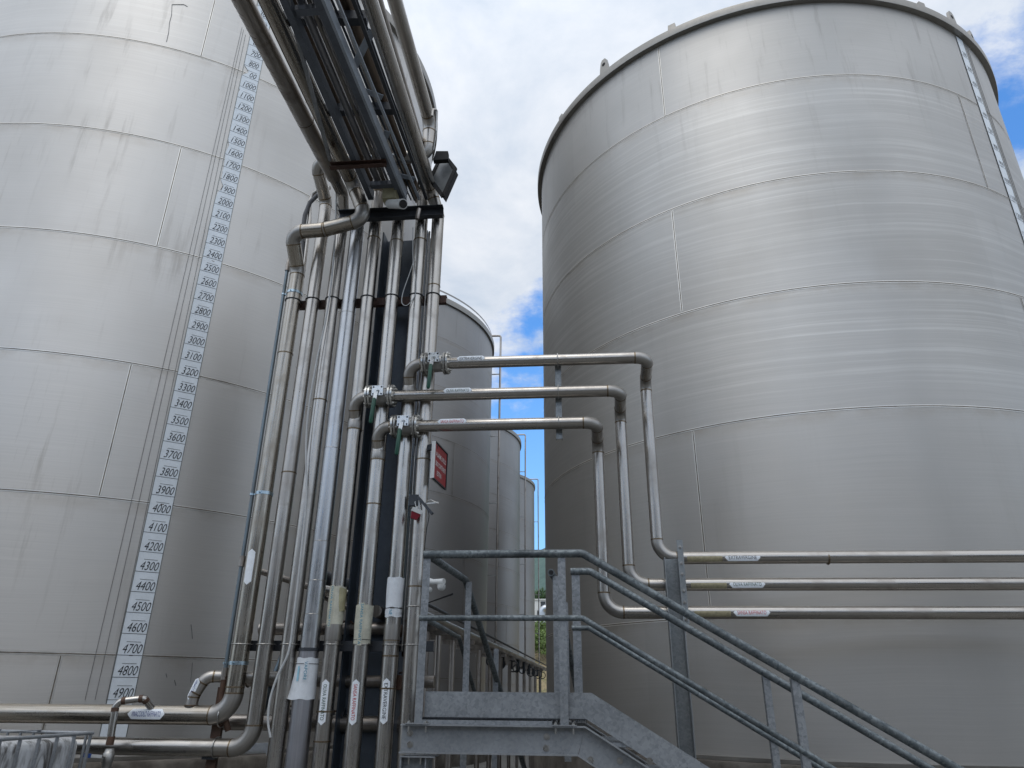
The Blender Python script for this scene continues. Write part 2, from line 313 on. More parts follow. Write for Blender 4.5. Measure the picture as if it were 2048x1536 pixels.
# ---------------------------------------------------------------- mesh builder
class MB:
    def __init__(s): s.v = []; s.f = []; s.uv = []; s.sm = []; s.mi = []; s.m = 0
    def face(s, idx, uv=None, smooth=False):
        s.f.append(tuple(idx)); s.uv.append(uv or [(s.v[i][0] + s.v[i][1], s.v[i][2]) for i in idx]); s.sm.append(smooth); s.mi.append(s.m)
    def add(s, pts):
        b = len(s.v); s.v += [tuple(p) for p in pts]; return b
    def box(s, lo, hi, mat=None):
        pts = [Vector((x, y, z)) for z in (lo[2], hi[2]) for y in (lo[1], hi[1]) for x in (lo[0], hi[0])]
        if mat is not None: pts = [mat @ p for p in pts]
        b = s.add(pts)
        for q in ((0, 2, 3, 1), (4, 5, 7, 6), (0, 1, 5, 4), (2, 6, 7, 3), (0, 4, 6, 2), (1, 3, 7, 5)): s.face([b + i for i in q])
        return s
    def bar(s, p, q, wx, wz, side=None):
        """rectangular bar from p to q; wx along 'side' direction, wz along the other"""
        p, q = Vector(p), Vector(q); t = (q - p).normalized()
        sd = Vector(side) if side else (Vector((0, 0, 1)).cross(t) if abs(t.z) < 0.99 else Vector((1, 0, 0)))
        sd = (sd - t * sd.dot(t)).normalized(); n = t.cross(sd)
        m = Matrix(((sd.x, t.x, n.x, p.x), (sd.y, t.y, n.y, p.y), (sd.z, t.z, n.z, p.z), (0, 0, 0, 1)))
        return s.box((-wx / 2, 0, -wz / 2), (wx / 2, (q - p).length, wz / 2), m)
    def prism(s, poly, vec):
        """polygon (3D points) extruded by vec"""
        n = len(poly); b = s.add(poly); c = s.add([Vector(p) + Vector(vec) for p in poly])
        s.face([b + i for i in range(n)][::-1]); s.face([c + i for i in range(n)])
        for i in range(n):
            j = (i + 1) % n; s.face((b + i, b + j, c + j, c + i))
        return s
    def tube(s, pts, r, n=24, caps=True, v0=0.0, closed=False):
        pts = [Vector(p) for p in pts]; N = len(pts)
        rs = r if isinstance(r, (list, tuple)) else [r] * N
        T = []
        for i in range(N):
            a = pts[max(i - 1, 0)]; b = pts[min(i + 1, N - 1)]
            if closed: a = pts[i - 1]; b = pts[(i + 1) % N]
            T.append((b - a).normalized())
        t0 = T[0]; ref = Vector((0, -1, 0)) if abs(t0.y) < 0.9 else Vector((1, 0, 0))
        nrm = (ref - t0 * ref.dot(t0)).normalized(); rings = []; L = v0; vs = []
        for i in range(N):
            if i: L += (pts[i] - pts[i - 1]).length; nrm = (nrm - T[i] * nrm.dot(T[i])).normalized()
            bn = T[i].cross(nrm)
            rings.append(s.add([pts[i] + (nrm * math.cos(2 * PI * j / n) + bn * math.sin(2 * PI * j / n)) * rs[i] for j in range(n)])); vs.append(L)
        per = 2 * PI * rs[0] / n
        M_ = N if closed else N - 1
        for i in range(M_):
            a = rings[i]; b = rings[(i + 1) % N]; va = vs[i]; vb = vs[(i + 1) % N]
            for j in range(n):
                k = (j + 1) % n
                s.face((a + j, b + j, b + k, a + k)[::-1], [(per * (j + 1), va), (per * (j + 1), vb), (per * j, vb), (per * j, va)], True)
        if caps and not closed:
            for q_, rv in ((rings[0], 1), (rings[-1], -1)):
                c_ = s.add([s.v[q_ + j] for j in range(n)]); s.face([c_ + j for j in range(n)][::rv])
        return s
    def cyl(s, p, q, r, n=24, caps=True): return s.tube([p, q], r, n, caps)
    def ring(s, c, axis, R, r, n=40, k=10):
        """torus"""
        axis = Vector(axis).normalized(); a = axis.orthogonal().normalized(); b = axis.cross(a); c = Vector(c)
        return s.tube([c + (a * math.cos(2 * PI * i / n) + b * math.sin(2 * PI * i / n)) * R for i in range(n)], r, k, False, closed=True)
    def band(s, c, axis, R, w, t=0.003, n=40):
        axis = Vector(axis).normalized(); c = Vector(c)
        return s.tube([c - axis * w / 2, c - axis * w / 2, c + axis * w / 2, c + axis * w / 2], [R - 0.003, R + t, R + t, R - 0.003], n, False)
    def sphere(s, c, r, n=14, sc=(1, 1, 1)):
        c = Vector(c); m = n // 2; rows = []
        for i in range(m + 1):
            ph = PI * i / m
            rows.append(s.add([c + Vector((r * sc[0] * math.sin(ph) * math.cos(2 * PI * j / n), r * sc[1] * math.sin(ph) * math.sin(2 * PI * j / n), r * sc[2] * math.cos(ph))) for j in range(n)]))
        for i in range(m):
            for j in range(n):
                k = (j + 1) % n; s.face((rows[i] + j, rows[i + 1] + j, rows[i + 1] + k, rows[i] + k), None, True)
        return s
    def hexbolt(s, p, axis, r=0.011, h=0.01):
        p = Vector(p); a = Vector(axis).normalized()
        s.tube([p, p + a * 0.002], r * 1.5, 16); s.tube([p + a * 0.002, p + a * (0.002 + h)], r, 6); return s.tube([p + a * h, p + a * (h + .008)], r * 0.5, 10)

OFF = {}
def build(mb, name, mats, parent=None, label=None):
    me = bpy.data.meshes.new(name)
    off = Vector((0, 0, 0)); p = parent
    while p is not None: off += p.location; p = p.parent
    me.from_pydata([tuple(Vector(v) - off) for v in mb.v], [], mb.f)
    for m in (mats if isinstance(mats, (list, tuple)) else [mats]): me.materials.append(MAT[m])
    uvl = me.uv_layers.new(name='UVMap')
    i = 0
    for fuv in mb.uv:
        for c in fuv: uvl.data[i].uv = c; i += 1
    for q, sm, mi in zip(me.polygons, mb.sm, mb.mi): q.use_smooth = sm; q.material_index = mi
    me.update(); me.set_sharp_from_angle(angle=math.radians(52))
    o = bpy.data.objects.new(name, me); C.objects.link(o)
    if parent is not None: o.parent = parent
    if label: o['label'] = label
    return o
def thing(name, label, cat, loc, group=None):
    o = bpy.data.objects.new(name, None); o.empty_display_size = 0.1; C.objects.link(o); o.location = Vector(loc)
    o['label'] = label; o['category'] = cat
    if group: o['group'] = group
    return o
def tag(o, label=None, cat=None, group=None, kind=None):
    for k, v in (('label', label), ('category', cat), ('group', group), ('kind', kind)):
        if v: o[k] = v
    return o

# ---------------------------------------------------------------- text and curved patches
_txt = {}
def text_mesh(s, bold=0.0, shear=0.0, spacing=1.0):
    key = (s, bold, shear, spacing)
    if key in _txt: return _txt[key]
    cu = bpy.data.curves.new('t', 'FONT'); cu.body = s; cu.size = 1; cu.offset = bold - 0.006; cu.shear = shear
    cu.align_x = 'CENTER'; cu.align_y = 'CENTER'; cu.resolution_u = 3; cu.space_character = spacing
    o = bpy.data.objects.new('t', cu); C.objects.link(o)
    dg = bpy.context.evaluated_depsgraph_get(); dg.update()
    me = bpy.data.meshes.new_from_object(o.evaluated_get(dg))
    bpy.data.objects.remove(o); bpy.data.curves.remove(cu)
    vs = [v.co.copy() for v in me.vertices]; fs = [tuple(p.vertices) for p in me.polygons]
    x0 = min(v.x for v in vs); x1 = max(v.x for v in vs); y0 = min(v.y for v in vs); y1 = max(v.y for v in vs)
    bpy.data.meshes.remove(me)
    vs = [((v.x - (x0 + x1) / 2) / (x1 - x0), (v.y - (y0 + y1) / 2) / (y1 - y0)) for v in vs]
    _txt[key] = (vs, fs, (x1 - x0) / (y1 - y0))
    return _txt[key]
def flat_patch(verts2, faces, mapf, cuts=()):
    """2D mesh -> bisect along v at cuts -> mapped to 3D by mapf(u, v)"""
    bm = bmesh.new(); bv = [bm.verts.new((u, v, 0)) for u, v in verts2]
    for f in faces:
        try: bm.faces.new([bv[i] for i in f])
        except ValueError: pass
    for c in cuts:
        bmesh.ops.bisect_plane(bm, geom=bm.verts[:] + bm.edges[:] + bm.faces[:], plane_co=(0, c, 0), plane_no=(0, 1, 0))
    bm.verts.ensure_lookup_table(); bm.verts.index_update()
    mb = MB(); mb.add([mapf(v.co.x, v.co.y) for v in bm.verts])
    for f in bm.faces:
        ids = [v.index for v in f.verts]
        if f.normal.z < 0: ids = ids[::-1]
        mb.face(ids, [(v.co.x, v.co.y) for v in f.verts], True)
    bm.free(); return mb
def pipe_map(c, axis, out, r):
    """u runs along axis, v around the pipe; v positive = axis-left when seen from outside"""
    c, A, N = Vector(c), Vector(axis).normalized(), Vector(out).normalized()
    B = N.cross(A)      # text up
    def f(u, v): a = v / r; return c + A * u + (N * math.cos(a) + B * math.sin(a)) * r
    return f
def cutlist(h, n=6): return [-h / 2 + h * i / n for i in range(1, n)]
def sticker(parent, c, axis, out, r, L, h, txt, ink, pointed=True, mat='white_label', th=0.50, fit=0.78, bold=0.006, skip_text=False, label=None):
    q = h * 0.42
    if pointed: poly = [(-L / 2, 0), (-L / 2 + q, -h / 2), (L / 2 - q, -h / 2), (L / 2, 0), (L / 2 - q, h / 2), (-L / 2 + q, h / 2)]
    else: poly = [(-L / 2, -h / 2), (L / 2, -h / 2), (L / 2, h / 2), (-L / 2, h / 2)]
    o = build(flat_patch(poly, [tuple(range(len(poly)))], pipe_map(c, axis, out, r + 0.0018), cutlist(h, 8)), 'sticker', mat, parent, label)
    if txt and not skip_text:
        vs, fs, asp = text_mesh(txt, bold)
        hh = h * th; ww = L * fit
        build(flat_patch([(x * ww, y * hh) for x, y in vs], fs, pipe_map(c, axis, out, r + 0.0032), cutlist(hh, 4)), 'lettering', ink, o)
    return o

# ---------------------------------------------------------------- pipes
def fillet(pts, bend):
    pts = [Vector(p) for p in pts]; out = [pts[0]]; bends = []
    for i in range(1, len(pts) - 1):
        a, b, c = pts[i - 1], pts[i], pts[i + 1]
        u = (a - b); v = (c - b); lu, lv = u.length, v.length; u.normalize(); v.normalize()
        ang = u.angle(v)
        if ang > PI - 0.02: out.append(b); continue
        br = bend[i - 1] if isinstance(bend, (list, tuple)) else bend
        d = min(br / math.tan(ang / 2), lu * 0.499, lv * 0.499); rr = d * math.tan(ang / 2)
        ctr = b + (u + v).normalized() * (rr / math.sin(ang / 2))
        s0 = b + u * d; s1 = b + v * d; e0 = s0 - ctr; e1 = s1 - ctr; tot = e0.angle(e1)
        n = max(4, int(tot / (PI / 2) * 14))
        arc = []
        for j in range(n + 1):
            t = j / n
            arc.append(ctr + (e0 * math.sin((1 - t) * tot) + e1 * math.sin(t * tot)) / math.sin(tot))
        out += arc; bends.append((s0, -u, s1, v, arc))
    out.append(pts[-1])
    return out, bends
def pipe(name, label, pts, r, bend=0.15, mat='pipe_steel', cat='pipe', group=None, welds=True, base=None, elbows=True, n=28, joints=(), skip=0):
    skip_ = skip
    path, bends = fillet(pts, bend); bends = bends[skip_:]
    lo = min(path, key=lambda p: p.z)
    root = thing(name, label, cat, base or (lo.x, lo.y, max(0, lo.z)), group)
    build(MB().tube(path, r, n), 'tube', mat, root)
    if elbows:
        for (s0, t0, s1, t1, arc) in bends:
            build(MB().tube(arc, r + 0.0012, n, False), 'elbow', 'pipe_elbow' if mat in ('pipe_steel', 'pipe_bright', 'pipe_tinted') else mat, root)
    if welds:
        for (s0, t0, s1, t1, arc) in bends:
            for p, t in ((s0, t0), (s1, t1)): weld(root, p, t, r)
    for p, t in joints: weld(root, p, t, r)
    return root
def weld(root, p, t, r):
    m = MB(); m.band(p, t, r + 0.0014, 0.013, 0.0004, 28); m.m = 1; m.ring(p, t, r + 0.001, 0.0022, 28, 8)
    return build(m, 'weld_ring', ['weld_tint', 'weld_dark'], root)
def ubolt(parent, c, axis, r, mat='clip_steel', back=(0, 1, 0), ln=0.05):
    axis = Vector(axis).normalized(); back = Vector(back); side = axis.cross(back).normalized(); c = Vector(c); R = r + 0.006
    pts = [c + side * R + back * ln]
    for i in range(17):
        a = PI * i / 16; pts.append(c + (side * math.cos(a) - back * math.sin(a)) * R)
    pts.append(c - side * R + back * ln)
    return build(MB().tube(pts, 0.0048, 8), 'pipe_clip', mat, parent)

# ================================================================= SETTING
g = MB(); L_ = 1500
g.face([g.add([(-L_, -L_, 0), (L_, -L_, 0), (L_, L_, 0), (-L_, L_, 0)]) + i for i in range(4)])
tag(build(g, 'ground', 'yard_ground'), 'grey concrete yard under the tanks', kind='structure')
def terrain(name, xs, ys, hf, mat, label):
    m = MB(); idx = [[m.add([(x, y, hf(x, y))]) for x in xs] for y in ys]
    for j in range(len(ys) - 1):
        for i in range(len(xs) - 1): m.face((idx[j][i], idx[j][i + 1], idx[j + 1][i + 1], idx[j + 1][i]), None, True)
    return tag(build(m, name, mat), label, kind='structure')
def sst(a, b, x): t = max(0, min(1, (x - a) / (b - a))); return t * t * (3 - 2 * t)
rn = random.Random(3)
def bankh(x, y): return -0.3 + 11.5 * sst(58, 100, y) + 0.35 * math.sin(x * 0.9 + y * 0.5) * sst(60, 66, y) * 0.5
terrain('bank', [x for x in range(-60, 62, 2)], [56 + i * 1.5 for i in range(60)], bankh, 'bank_earth', 'dry grassy earth bank beyond the tanks')
def hillh(x, y):
    r = math.exp(-((x - 260) / 420) ** 2)
    return -4 + 345 * r * sst(450, 1150, y) * (1 + 0.10 * math.sin(x * 0.021) + 0.06 * math.sin(x * 0.06 + y * 0.013)) + 30 * sst(300, 700, y)
terrain('hills', [-1200 + i * 30 for i in range(90)], [300 + i * 30 for i in range(45)], hillh, 'hill_forest_hazed', 'green wooded mountain far beyond the tanks')

# ================================================================= TANKS
def tank(label, c, R, z0, top, mat, seams, vseams, rim_h=0.16, rim_o=0.07, n=200, group='steel storage tanks', sm_=('seam_light', 'seam_dark')):
    t = thing('storage_tank', label, 'tank', (c[0], c[1], z0), group)
    m = MB()
    zs = [z0 + (top - z0) * i / 8 for i in range(9)]
    rows = [m.add([(c[0] + R * math.cos(2 * PI * j / n), c[1] + R * math.sin(2 * PI * j / n), z) for j in range(n)]) for z in zs]
    for i in range(8):
        for j in range(n):
            k = (j + 1) % n; u0 = R * 2 * PI * j / n; u1 = R * 2 * PI * (j + 1) / n
            m.face((rows[i] + j, rows[i] + k, rows[i + 1] + k, rows[i + 1] + j), [(u0, zs[i]), (u1, zs[i]), (u1, zs[i + 1]), (u0, zs[i + 1])], True)
    build(m, 'shell', mat, t)
    m = MB()
    zt = top; prof = [(R + rim_o, zt), (R + rim_o, zt + rim_h), (R + 0.01, zt + rim_h + 0.03)]
    P = [(R - 0.02, zt - 0.012), (R + rim_o, zt - 0.012), (R + rim_o + .004, zt), (R + rim_o + .004, zt + rim_h), (R + rim_o - .03, zt + rim_h + .012), (R - 0.3, zt + rim_h + .03)]
    rows = [m.add([(c[0] + r * math.cos(2 * PI * j / n), c[1] + r * math.sin(2 * PI * j / n), z) for j in range(n)]) for r, z in P]
    for i in range(len(P) - 1):
        for j in range(n):
            k = (j + 1) % n; m.face((rows[i] + j, rows[i] + k, rows[i + 1] + k, rows[i + 1] + j), None, False)
    build(m, 'rim', 'rim_steel', t)
    m = MB(); ap = m.add([(c[0], c[1], zt + rim_h + 0.75)]); ed = m.add([(c[0] + (R - .3) * math.cos(2 * PI * j / 72), c[1] + (R - .3) * math.sin(2 * PI * j / 72), zt + rim_h + .03) for j in range(72)])
    for j in range(72): m.face((ed + j, ed + (j + 1) % 72, ap), None, True)
    build(m, 'roof', 'rim_steel', t)
    wd = 0.014 if R > 3 and c[1] < 15 else 0.03
    for z in seams:
        m = MB(); mm = []
        for (a, b, dr, mi) in ((-wd, -0.0045, 0.0022, 0), (-0.0045, 0.0045, 0.0048, 1), (0.0045, wd, 0.0022, 0)):
            m.m = mi; r0 = m.add([(c[0] + (R + dr) * math.cos(2 * PI * j / n), c[1] + (R + dr) * math.sin(2 * PI * j / n), z + a) for j in range(n)])
            r1 = m.add([(c[0] + (R + dr) * math.cos(2 * PI * j / n), c[1] + (R + dr) * math.sin(2 * PI * j / n), z + b) for j in range(n)])
            for j in range(n):
                k = (j + 1) % n; m.face((r0 + j, r0 + k, r1 + k, r1 + j), None, True)
        build(m, 'weld_seam', list(sm_), t)
    for a, za, zb in vseams:
        m = MB()
        for (p, q, dr, mi) in ((-wd, -0.0045, 0.0022, 0), (-0.0045, 0.0045, 0.0048, 1), (0.0045, wd, 0.0022, 0)):
            m.m = mi; pa, qa = a + p / R, a + q / R
            m.face([m.add([(c[0] + (R + dr) * math.sin(x), c[1] - (R + dr) * math.cos(x), z) for x, z in ((pa, za), (qa, za), (qa, zb), (pa, zb))]) + i for i in range(4)])
        build(m, 'weld_seam', list(sm_), t)
    m = MB().tube([(c[0], c[1], z0 - 0.002), (c[0], c[1], z0 + 0.03)], R + 0.05, 120)
    build(m, 'base_ring', 'rim_steel', t)
    return t
def ang(px, py, c, R):
    p = oncyl(px, py, c, R); return math.atan2(p.x - c[0], -(p.y - c[1]))    # angle from -Y, towards +X
cL, RL = (-6.94, 10.33), 4.29
sL = [1.895, 3.370, 4.863, 6.363, 7.869, 9.389, 10.9]
vL = [(ang(415, 60, cL, RL), sL[5] + .02, sL[6] - .02), (ang(338, 394, cL, RL), sL[3] + .02, sL[4] - .02), (ang(230, 862, cL, RL), sL[1] + .02, sL[2] - .02), (ang(105, 1380, cL, RL), 1.03, sL[0] - .02),
      (ang(338, 394, cL, RL) - .95, sL[4] + .02, sL[5] - .02), (ang(338, 394, cL, RL) + .4, sL[2] + .02, sL[3] - .02)]
TL = tank('large grey steel tank on the left with the full-height number strip', cL, RL, 1.0, 12.2, 'tank_steel_left', sL, vL)
cR, RR = (3.2616, 10.7146), 3.752
sR = [2.298, 4.275, 5.727, 7.231, 8.743]
vR = [(ang(1323, 160, cR, RR), sR[4] + .02, 10.03), (ang(1354, 520, cR, RR), sR[2] + .02, sR[3] - .02), (ang(1403, 1035, cR, RR), sR[0] + .02, sR[1] - .02),
      (ang(1946, 282, cR, RR), sR[3] + .02, sR[4] - .02), (ang(2046, 610, cR, RR), sR[1] + .02, sR[2] - .02)]
TR = tank('large grey steel tank on the right with bands of pale horizontal streaks', cR, RR, 1.05, 10.05, 'tank_steel_right', sR, vR, 0.11, 0.07)
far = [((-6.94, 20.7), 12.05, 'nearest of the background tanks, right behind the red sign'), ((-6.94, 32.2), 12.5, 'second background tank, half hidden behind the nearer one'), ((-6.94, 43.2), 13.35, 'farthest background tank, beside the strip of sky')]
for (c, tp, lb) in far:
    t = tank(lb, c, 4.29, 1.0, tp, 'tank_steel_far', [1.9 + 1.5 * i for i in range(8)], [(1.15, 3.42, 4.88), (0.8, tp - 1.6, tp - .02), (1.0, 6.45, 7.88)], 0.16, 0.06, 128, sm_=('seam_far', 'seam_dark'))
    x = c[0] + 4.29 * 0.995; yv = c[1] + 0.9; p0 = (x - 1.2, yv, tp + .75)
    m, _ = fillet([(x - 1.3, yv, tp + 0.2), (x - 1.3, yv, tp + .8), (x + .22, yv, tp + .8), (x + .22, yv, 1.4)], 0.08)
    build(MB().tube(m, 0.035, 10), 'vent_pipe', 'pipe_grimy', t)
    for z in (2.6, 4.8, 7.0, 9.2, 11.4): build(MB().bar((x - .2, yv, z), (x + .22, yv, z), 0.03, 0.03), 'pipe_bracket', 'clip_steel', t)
for (c, tp, lb) in (((6.3, 20.9), 11.2, 'unseen tank added behind the big right tank to darken reflections'), ((6.9, 31.0), 11.2, 'unseen tank added farther back in the right row to darken reflections')):
    tank(lb, c, 4.2, 1.0, tp, 'tank_steel_far', [1.9 + 1.5 * i for i in range(7)], [], 0.16, 0.06, 96, sm_=('seam_far', 'seam_dark'))  # unseen tanks, added so the background tanks reflect less sky
# lifting lugs on the right tank's rim
def lug(t, px, py, c, R, z, kind='eye'):
    a = ang(px, py, c, R + 0.05); d = Vector((math.sin(a), -math.cos(a), 0)); s_ = Vector((math.cos(a), math.sin(a), 0)); b = Vector((c[0], c[1], z)) + d * (R + 0.02)
    m = MB(); hh = 0.30 if kind == 'eye' else 0.13
    prof = [(-.09, 0), (.09, 0), (.075, hh * .5), (.055, hh * .85), (.03, hh * .97), (-.03, hh * .97), (-.055, hh * .85), (-.075, hh * .5)] if kind == 'eye' else [(-.06, 0), (.06, 0), (.05, hh), (-.05, hh)]
    m.prism([b + s_ * x + Vector((0, 0, y)) - d * .018 for x, y in prof], d * .036)
    m.bar(b + d * .0, b - d * 0.12 + Vector((0, 0, 0.0)), .10, .02)
    o = build(m, 'lifting_lug', 'rim_steel', t)
    if kind == 'eye': build(MB().tube([b + Vector((0, 0, hh * .62)) - d * .02, b + Vector((0, 0, hh * .62)) + d * .0195], .032, 14), 'lug_eye', 'rubber_black', o)
for px, py, kd in ((1206, 128, 'eye'), (1342, 50, 'flat'), (1119, 230, 'flat'), (1905, 30, 'eye'), (1943, 62, 'eye'), (1845, 5, 'flat'), (1560, 5, 'flat')):
    lug(TR, px, py, cR, RR, 10.05 + .11, kd)
# plinths
for (c, R, h, lb) in ((cL, RL, 1.0, 'dark stained concrete plinth under the left tank'), (cR, RR, 1.05, 'dark stained concrete plinth under the right tank')) + tuple((f[0], 4.29, 1.0, 'concrete plinth under ' + f[2].replace(',', '').replace('half hidden behind the nearer one', 'of the row')) for f in far):
    h -= 0.004
    m = MB().tube([(c[0], c[1], -0.1), (c[0], c[1], h - .03), (c[0], c[1], h)], [R + 0.22, R + 0.22, R + 0.19], 96)
    tag(build(m, 'tank_plinth', 'plinth_concrete'), lb, 'plinth', 'plinths under the tanks')

# gauge strips with numbers
def gauge(t, c, R, ac, half, z_of, lo, hi, zb, zt, shear, torn, skip=()):
    rr = R + 0.006
    def mp(u, z, e=0.0): a = ac + u / (R); return (c[0] + (rr + e) * math.sin(a), c[1] - (rr + e) * math.cos(a), z)
    rn = random.Random(5)
    m = MB(); n = int((zt - zb) / 0.035); prev = None
    for i in range(n + 1):
        z = zb + (zt - zb) * i / n
        l = -half; 
        if torn: 
            j = 0.5 + 0.5 * math.sin(z * 3.1) * math.sin(z * 1.3 + 1)
            l += 0.05 * max(0, j - .55) * rn.uniform(.7, 1.1) * sst(6.4, 7.0, z)
            for zc_, w_, d_ in ((9.42, .10, .085), (8.1, .12, .03), (7.45, .09, .05), (9.05, .05, .02)):
                l += d_ * max(0, 1 - abs(z - zc_) / w_)
        b = m.add([mp(l, z), mp(half, z)])
        if prev is not None: m.face((prev, prev + 1, b + 1, b), None, True)
        prev = b
    s = build(m, 'gauge_strip', 'strip_white', t)
    for sg in (-1, 1):
        m = MB()
        m.face([m.add([mp(sg * half - .006 * sg * 0 - .004, zb, .001), mp(sg * half + .004, zb, .001), mp(sg * half + .004, zt, .001), mp(sg * half - .004, zt, .001)]) + i for i in range(4)])
        build(m, 'strip_edge', 'strip_edge', s)
    for v in range(lo, hi + 1, 100):
        z = z_of(v)
        if z < zb + .06 or z > zt - .05: continue
        m = MB(); w_ = half * 0.98
        m.face([m.add([mp(-w_, z - .062, .0015), mp(w_, z - .062, .0015), mp(w_, z - .0575, .0015), mp(-w_, z - .0575, .0015)]) + i for i in range(4)])
        if shear: m.face([m.add([mp(-.052, z + .060, .0015), mp(.075, z + .060, .0015), mp(.075, z + .0635, .0015), mp(-.052, z + .0635, .0015)]) + i for i in range(4)])
        else: m.face([m.add([mp(-.03, z - .05, .0015), mp(.03, z - .05, .0015), mp(.03, z - .046, .0015), mp(-.03, z - .046, .0015)]) + i for i in range(4)])
        txt = str(v)
        if torn and v == 900: txt = '00'
        vs, fs, asp = text_mesh(txt, 0.0, shear)
        wh = 0.085 if shear else .062; ww = half * (1.52 if len(txt) == 4 else 1.18 if len(txt) == 3 else .8); ox = .012 if txt != '00' else .03
        b = m.add([mp(x * ww + ox, z + y * wh, .0015) for x, y in vs])
        for f in fs: m.face([b + i for i in f])
        build(m, 'number', 'ink_black', s)
    return s
pb = oncyl(251, 1387, cL, RL); aLs = math.atan2(pb.x - cL[0], -(pb.y - cL[1]))
aLs = (aLs + ang(507, 100, cL, RL)) / 2
zL = lambda v: 1.565 + (4900 - v) * (9.19 - 1.565) / 3900
gauge(TL, cL, RL, aLs, 0.112, zL, 100, 5100, 1.12, 11.3, 0.28, True)
aRs = (ang(1918, 62, cR, RR) + ang(2018, 400, cR, RR)) / 2
z1 = oncyl(1921, 82, cR, RR).z; z13 = oncyl(2036, 462, cR, RR).z
zR = lambda v: z1 - (v - 100) * (z1 - z13) / 1200
gauge(TR, cR, RR, aRs, 0.085, zR, 100, 4400, 1.3, 10.02, 0.0, False)
# guide wires beside the strips
def onshell(c, R, a, z, e=0.02): return Vector((c[0] + (R + e) * math.sin(a), c[1] - (R + e) * math.cos(a), z))
for (pa, pb_, pz) in (((484, 55), (170, 1400), 0), ((487, 60), (190, 1400), 0), ((491, 70), (213, 1400), 0)):
    a0 = ang(*pa, cL, RL); a1 = ang(*pb_, cL, RL); z0 = oncyl(*pa, cL, RL).z; z1_ = oncyl(*pb_, cL, RL).z
    pts = [onshell(cL, RL, a0 + (a1 - a0) * i / 12, z0 + (z1_ - z0) * i / 12, .012) for i in range(13)]
    build(MB().tube(pts, 0.0024, 6), 'guide_wire', 'wire_grey', TL)
for da in (0.036, 0.048):
    build(MB().tube([onshell(cR, RR, aRs + da, z, .01) for z in (10.0, 1.2)], 0.004, 6), 'guide_wire', 'wire_grey', TR)
# scratches and dark marks on the left tank's plates
def mark(t, pts_px, c, R, w_=0.006):
    P = [oncyl(x, y, c, R + .002) for x, y in pts_px]
    build(MB().tube(P, w_ / 2, 4), 'scratch', 'wire_grey', t)
mark(TL, [(333, 83), (337, 66), (339, 45), (343, 30), (344, 9), (356, 9), (368, 9), (375, 13)], cL, RL, .008)
mark(TL, [(382, 1249), (384, 1265), (385, 1278)], cL, RL, .007)
mark(TL, [(385, 1325), (384, 1340), (381, 1365)], cL, RL, .004)
mark(TL, [(332, 1347), (334, 1355)], cL, RL, .008); mark(TL, [(349, 1360), (352, 1371)], cL, RL, .008)

# ================================================================= RISER PIPES
YR = 6.0
RX = dict(r1=-2.79, r2=-2.586, r3=-2.382, vap=-2.21, oli=-2.022, san=-1.777, ext=-1.532, last=-1.36)
ZTOP, ZLOW = 5.195, 1.945
GR = 'vertical riser pipes on the bracket rows'
zr = 6.40; yel = 5.72
# rack line B -> riser 1 -> left pipe
zb_ = 5.86
p1 = pipe('product_pipe', 'ribbed reddish-brown riser at the far left of the bundle, bending left past the tank', [(-2.27, -1.5, zr), (-2.21, yel, zr), (-2.03, yel, 5.95), (-2.45, yel + .02, zb_), (-2.80, yel + .03, zb_ - .01), (-2.79, YR, 5.55), (-2.79, YR, 1.415), (-9.5, YR, 1.395)],
          0.073, [0.13, 0.12, 0.1, 0.12, 0.16, 0.16], 'pipe_tinted', group=GR)
for y in (-.3, 1.1, 2.6): weld(p1, Vector((-2.26 + .0085 * (y + 0.3), y, zr)), (0, 1, 0), .068)
# rack line A -> riser 3
p3 = pipe('product_pipe', 'third riser from the left, fed by the thick grimy overhead pipe', [(-2.56, -1.5, zr + .02), (-2.372, 5.86, zr + .02), (-2.382, YR + .02, 6.2), (RX['r3'], YR, 5.9), (RX['r3'], YR, 0.62)], 0.065, [0.12, .1, .1], 'pipe_steel', group=GR, elbows=False, welds=False)
build(MB().tube([(-2.56, -1.5, zr + .02), (-2.38, 5.62, zr + .02)], 0.076, 32), 'pipe_jacket', 'pipe_grimy', p3)
for y in (3.05, 4.85): build(MB().ring((-2.56 + .0255 * (y + 1.5), y, zr + .02), (.025, 1, 0), .0765, .003), 'weld_ring', 'weld_dark', p3)
# riser 2: up to the branch crossing behind the rack and the outermost rack line
zI = 6.78; zh = 6.62; zO = 7.03
p2 = pipe('product_pipe', 'second riser from the left, bending left near the ground below the first one', [(-1.51, -1.5, zO), (-1.415, 5.58, zO), (-1.42, 5.62, zh), (-2.60, 5.62, zh + .01), (-2.59, 6.0, 6.40), (RX['r2'], YR, 6.1), (RX['r2'], YR, 1.185), (-9.5, YR, 1.18)], 0.065,
          [0.13, .13, .12, .10, .10, 0.16], 'pipe_steel', group=GR)
hm = MB(); rq = random.Random(11)
yy = -0.4
while yy < 5.3:
    cxx = -2.56 + .0255 * (yy + 1.5); a0 = math.radians(rq.uniform(196, 206)); a1 = a0 + math.radians(rq.uniform(28, 62)); lean = rq.uniform(.01, .03)
    hm.tube([(cxx + .0764 * math.cos(a0 + (a1 - a0) * t / 6), yy + lean * t / 6, zr + .02 + .0764 * math.sin(a0 + (a1 - a0) * t / 6)) for t in range(7)], rq.uniform(.0010, .0022), 5)
    yy += rq.uniform(.022, .06)
build(hm, 'stain_marks', 'weld_dark', p3)
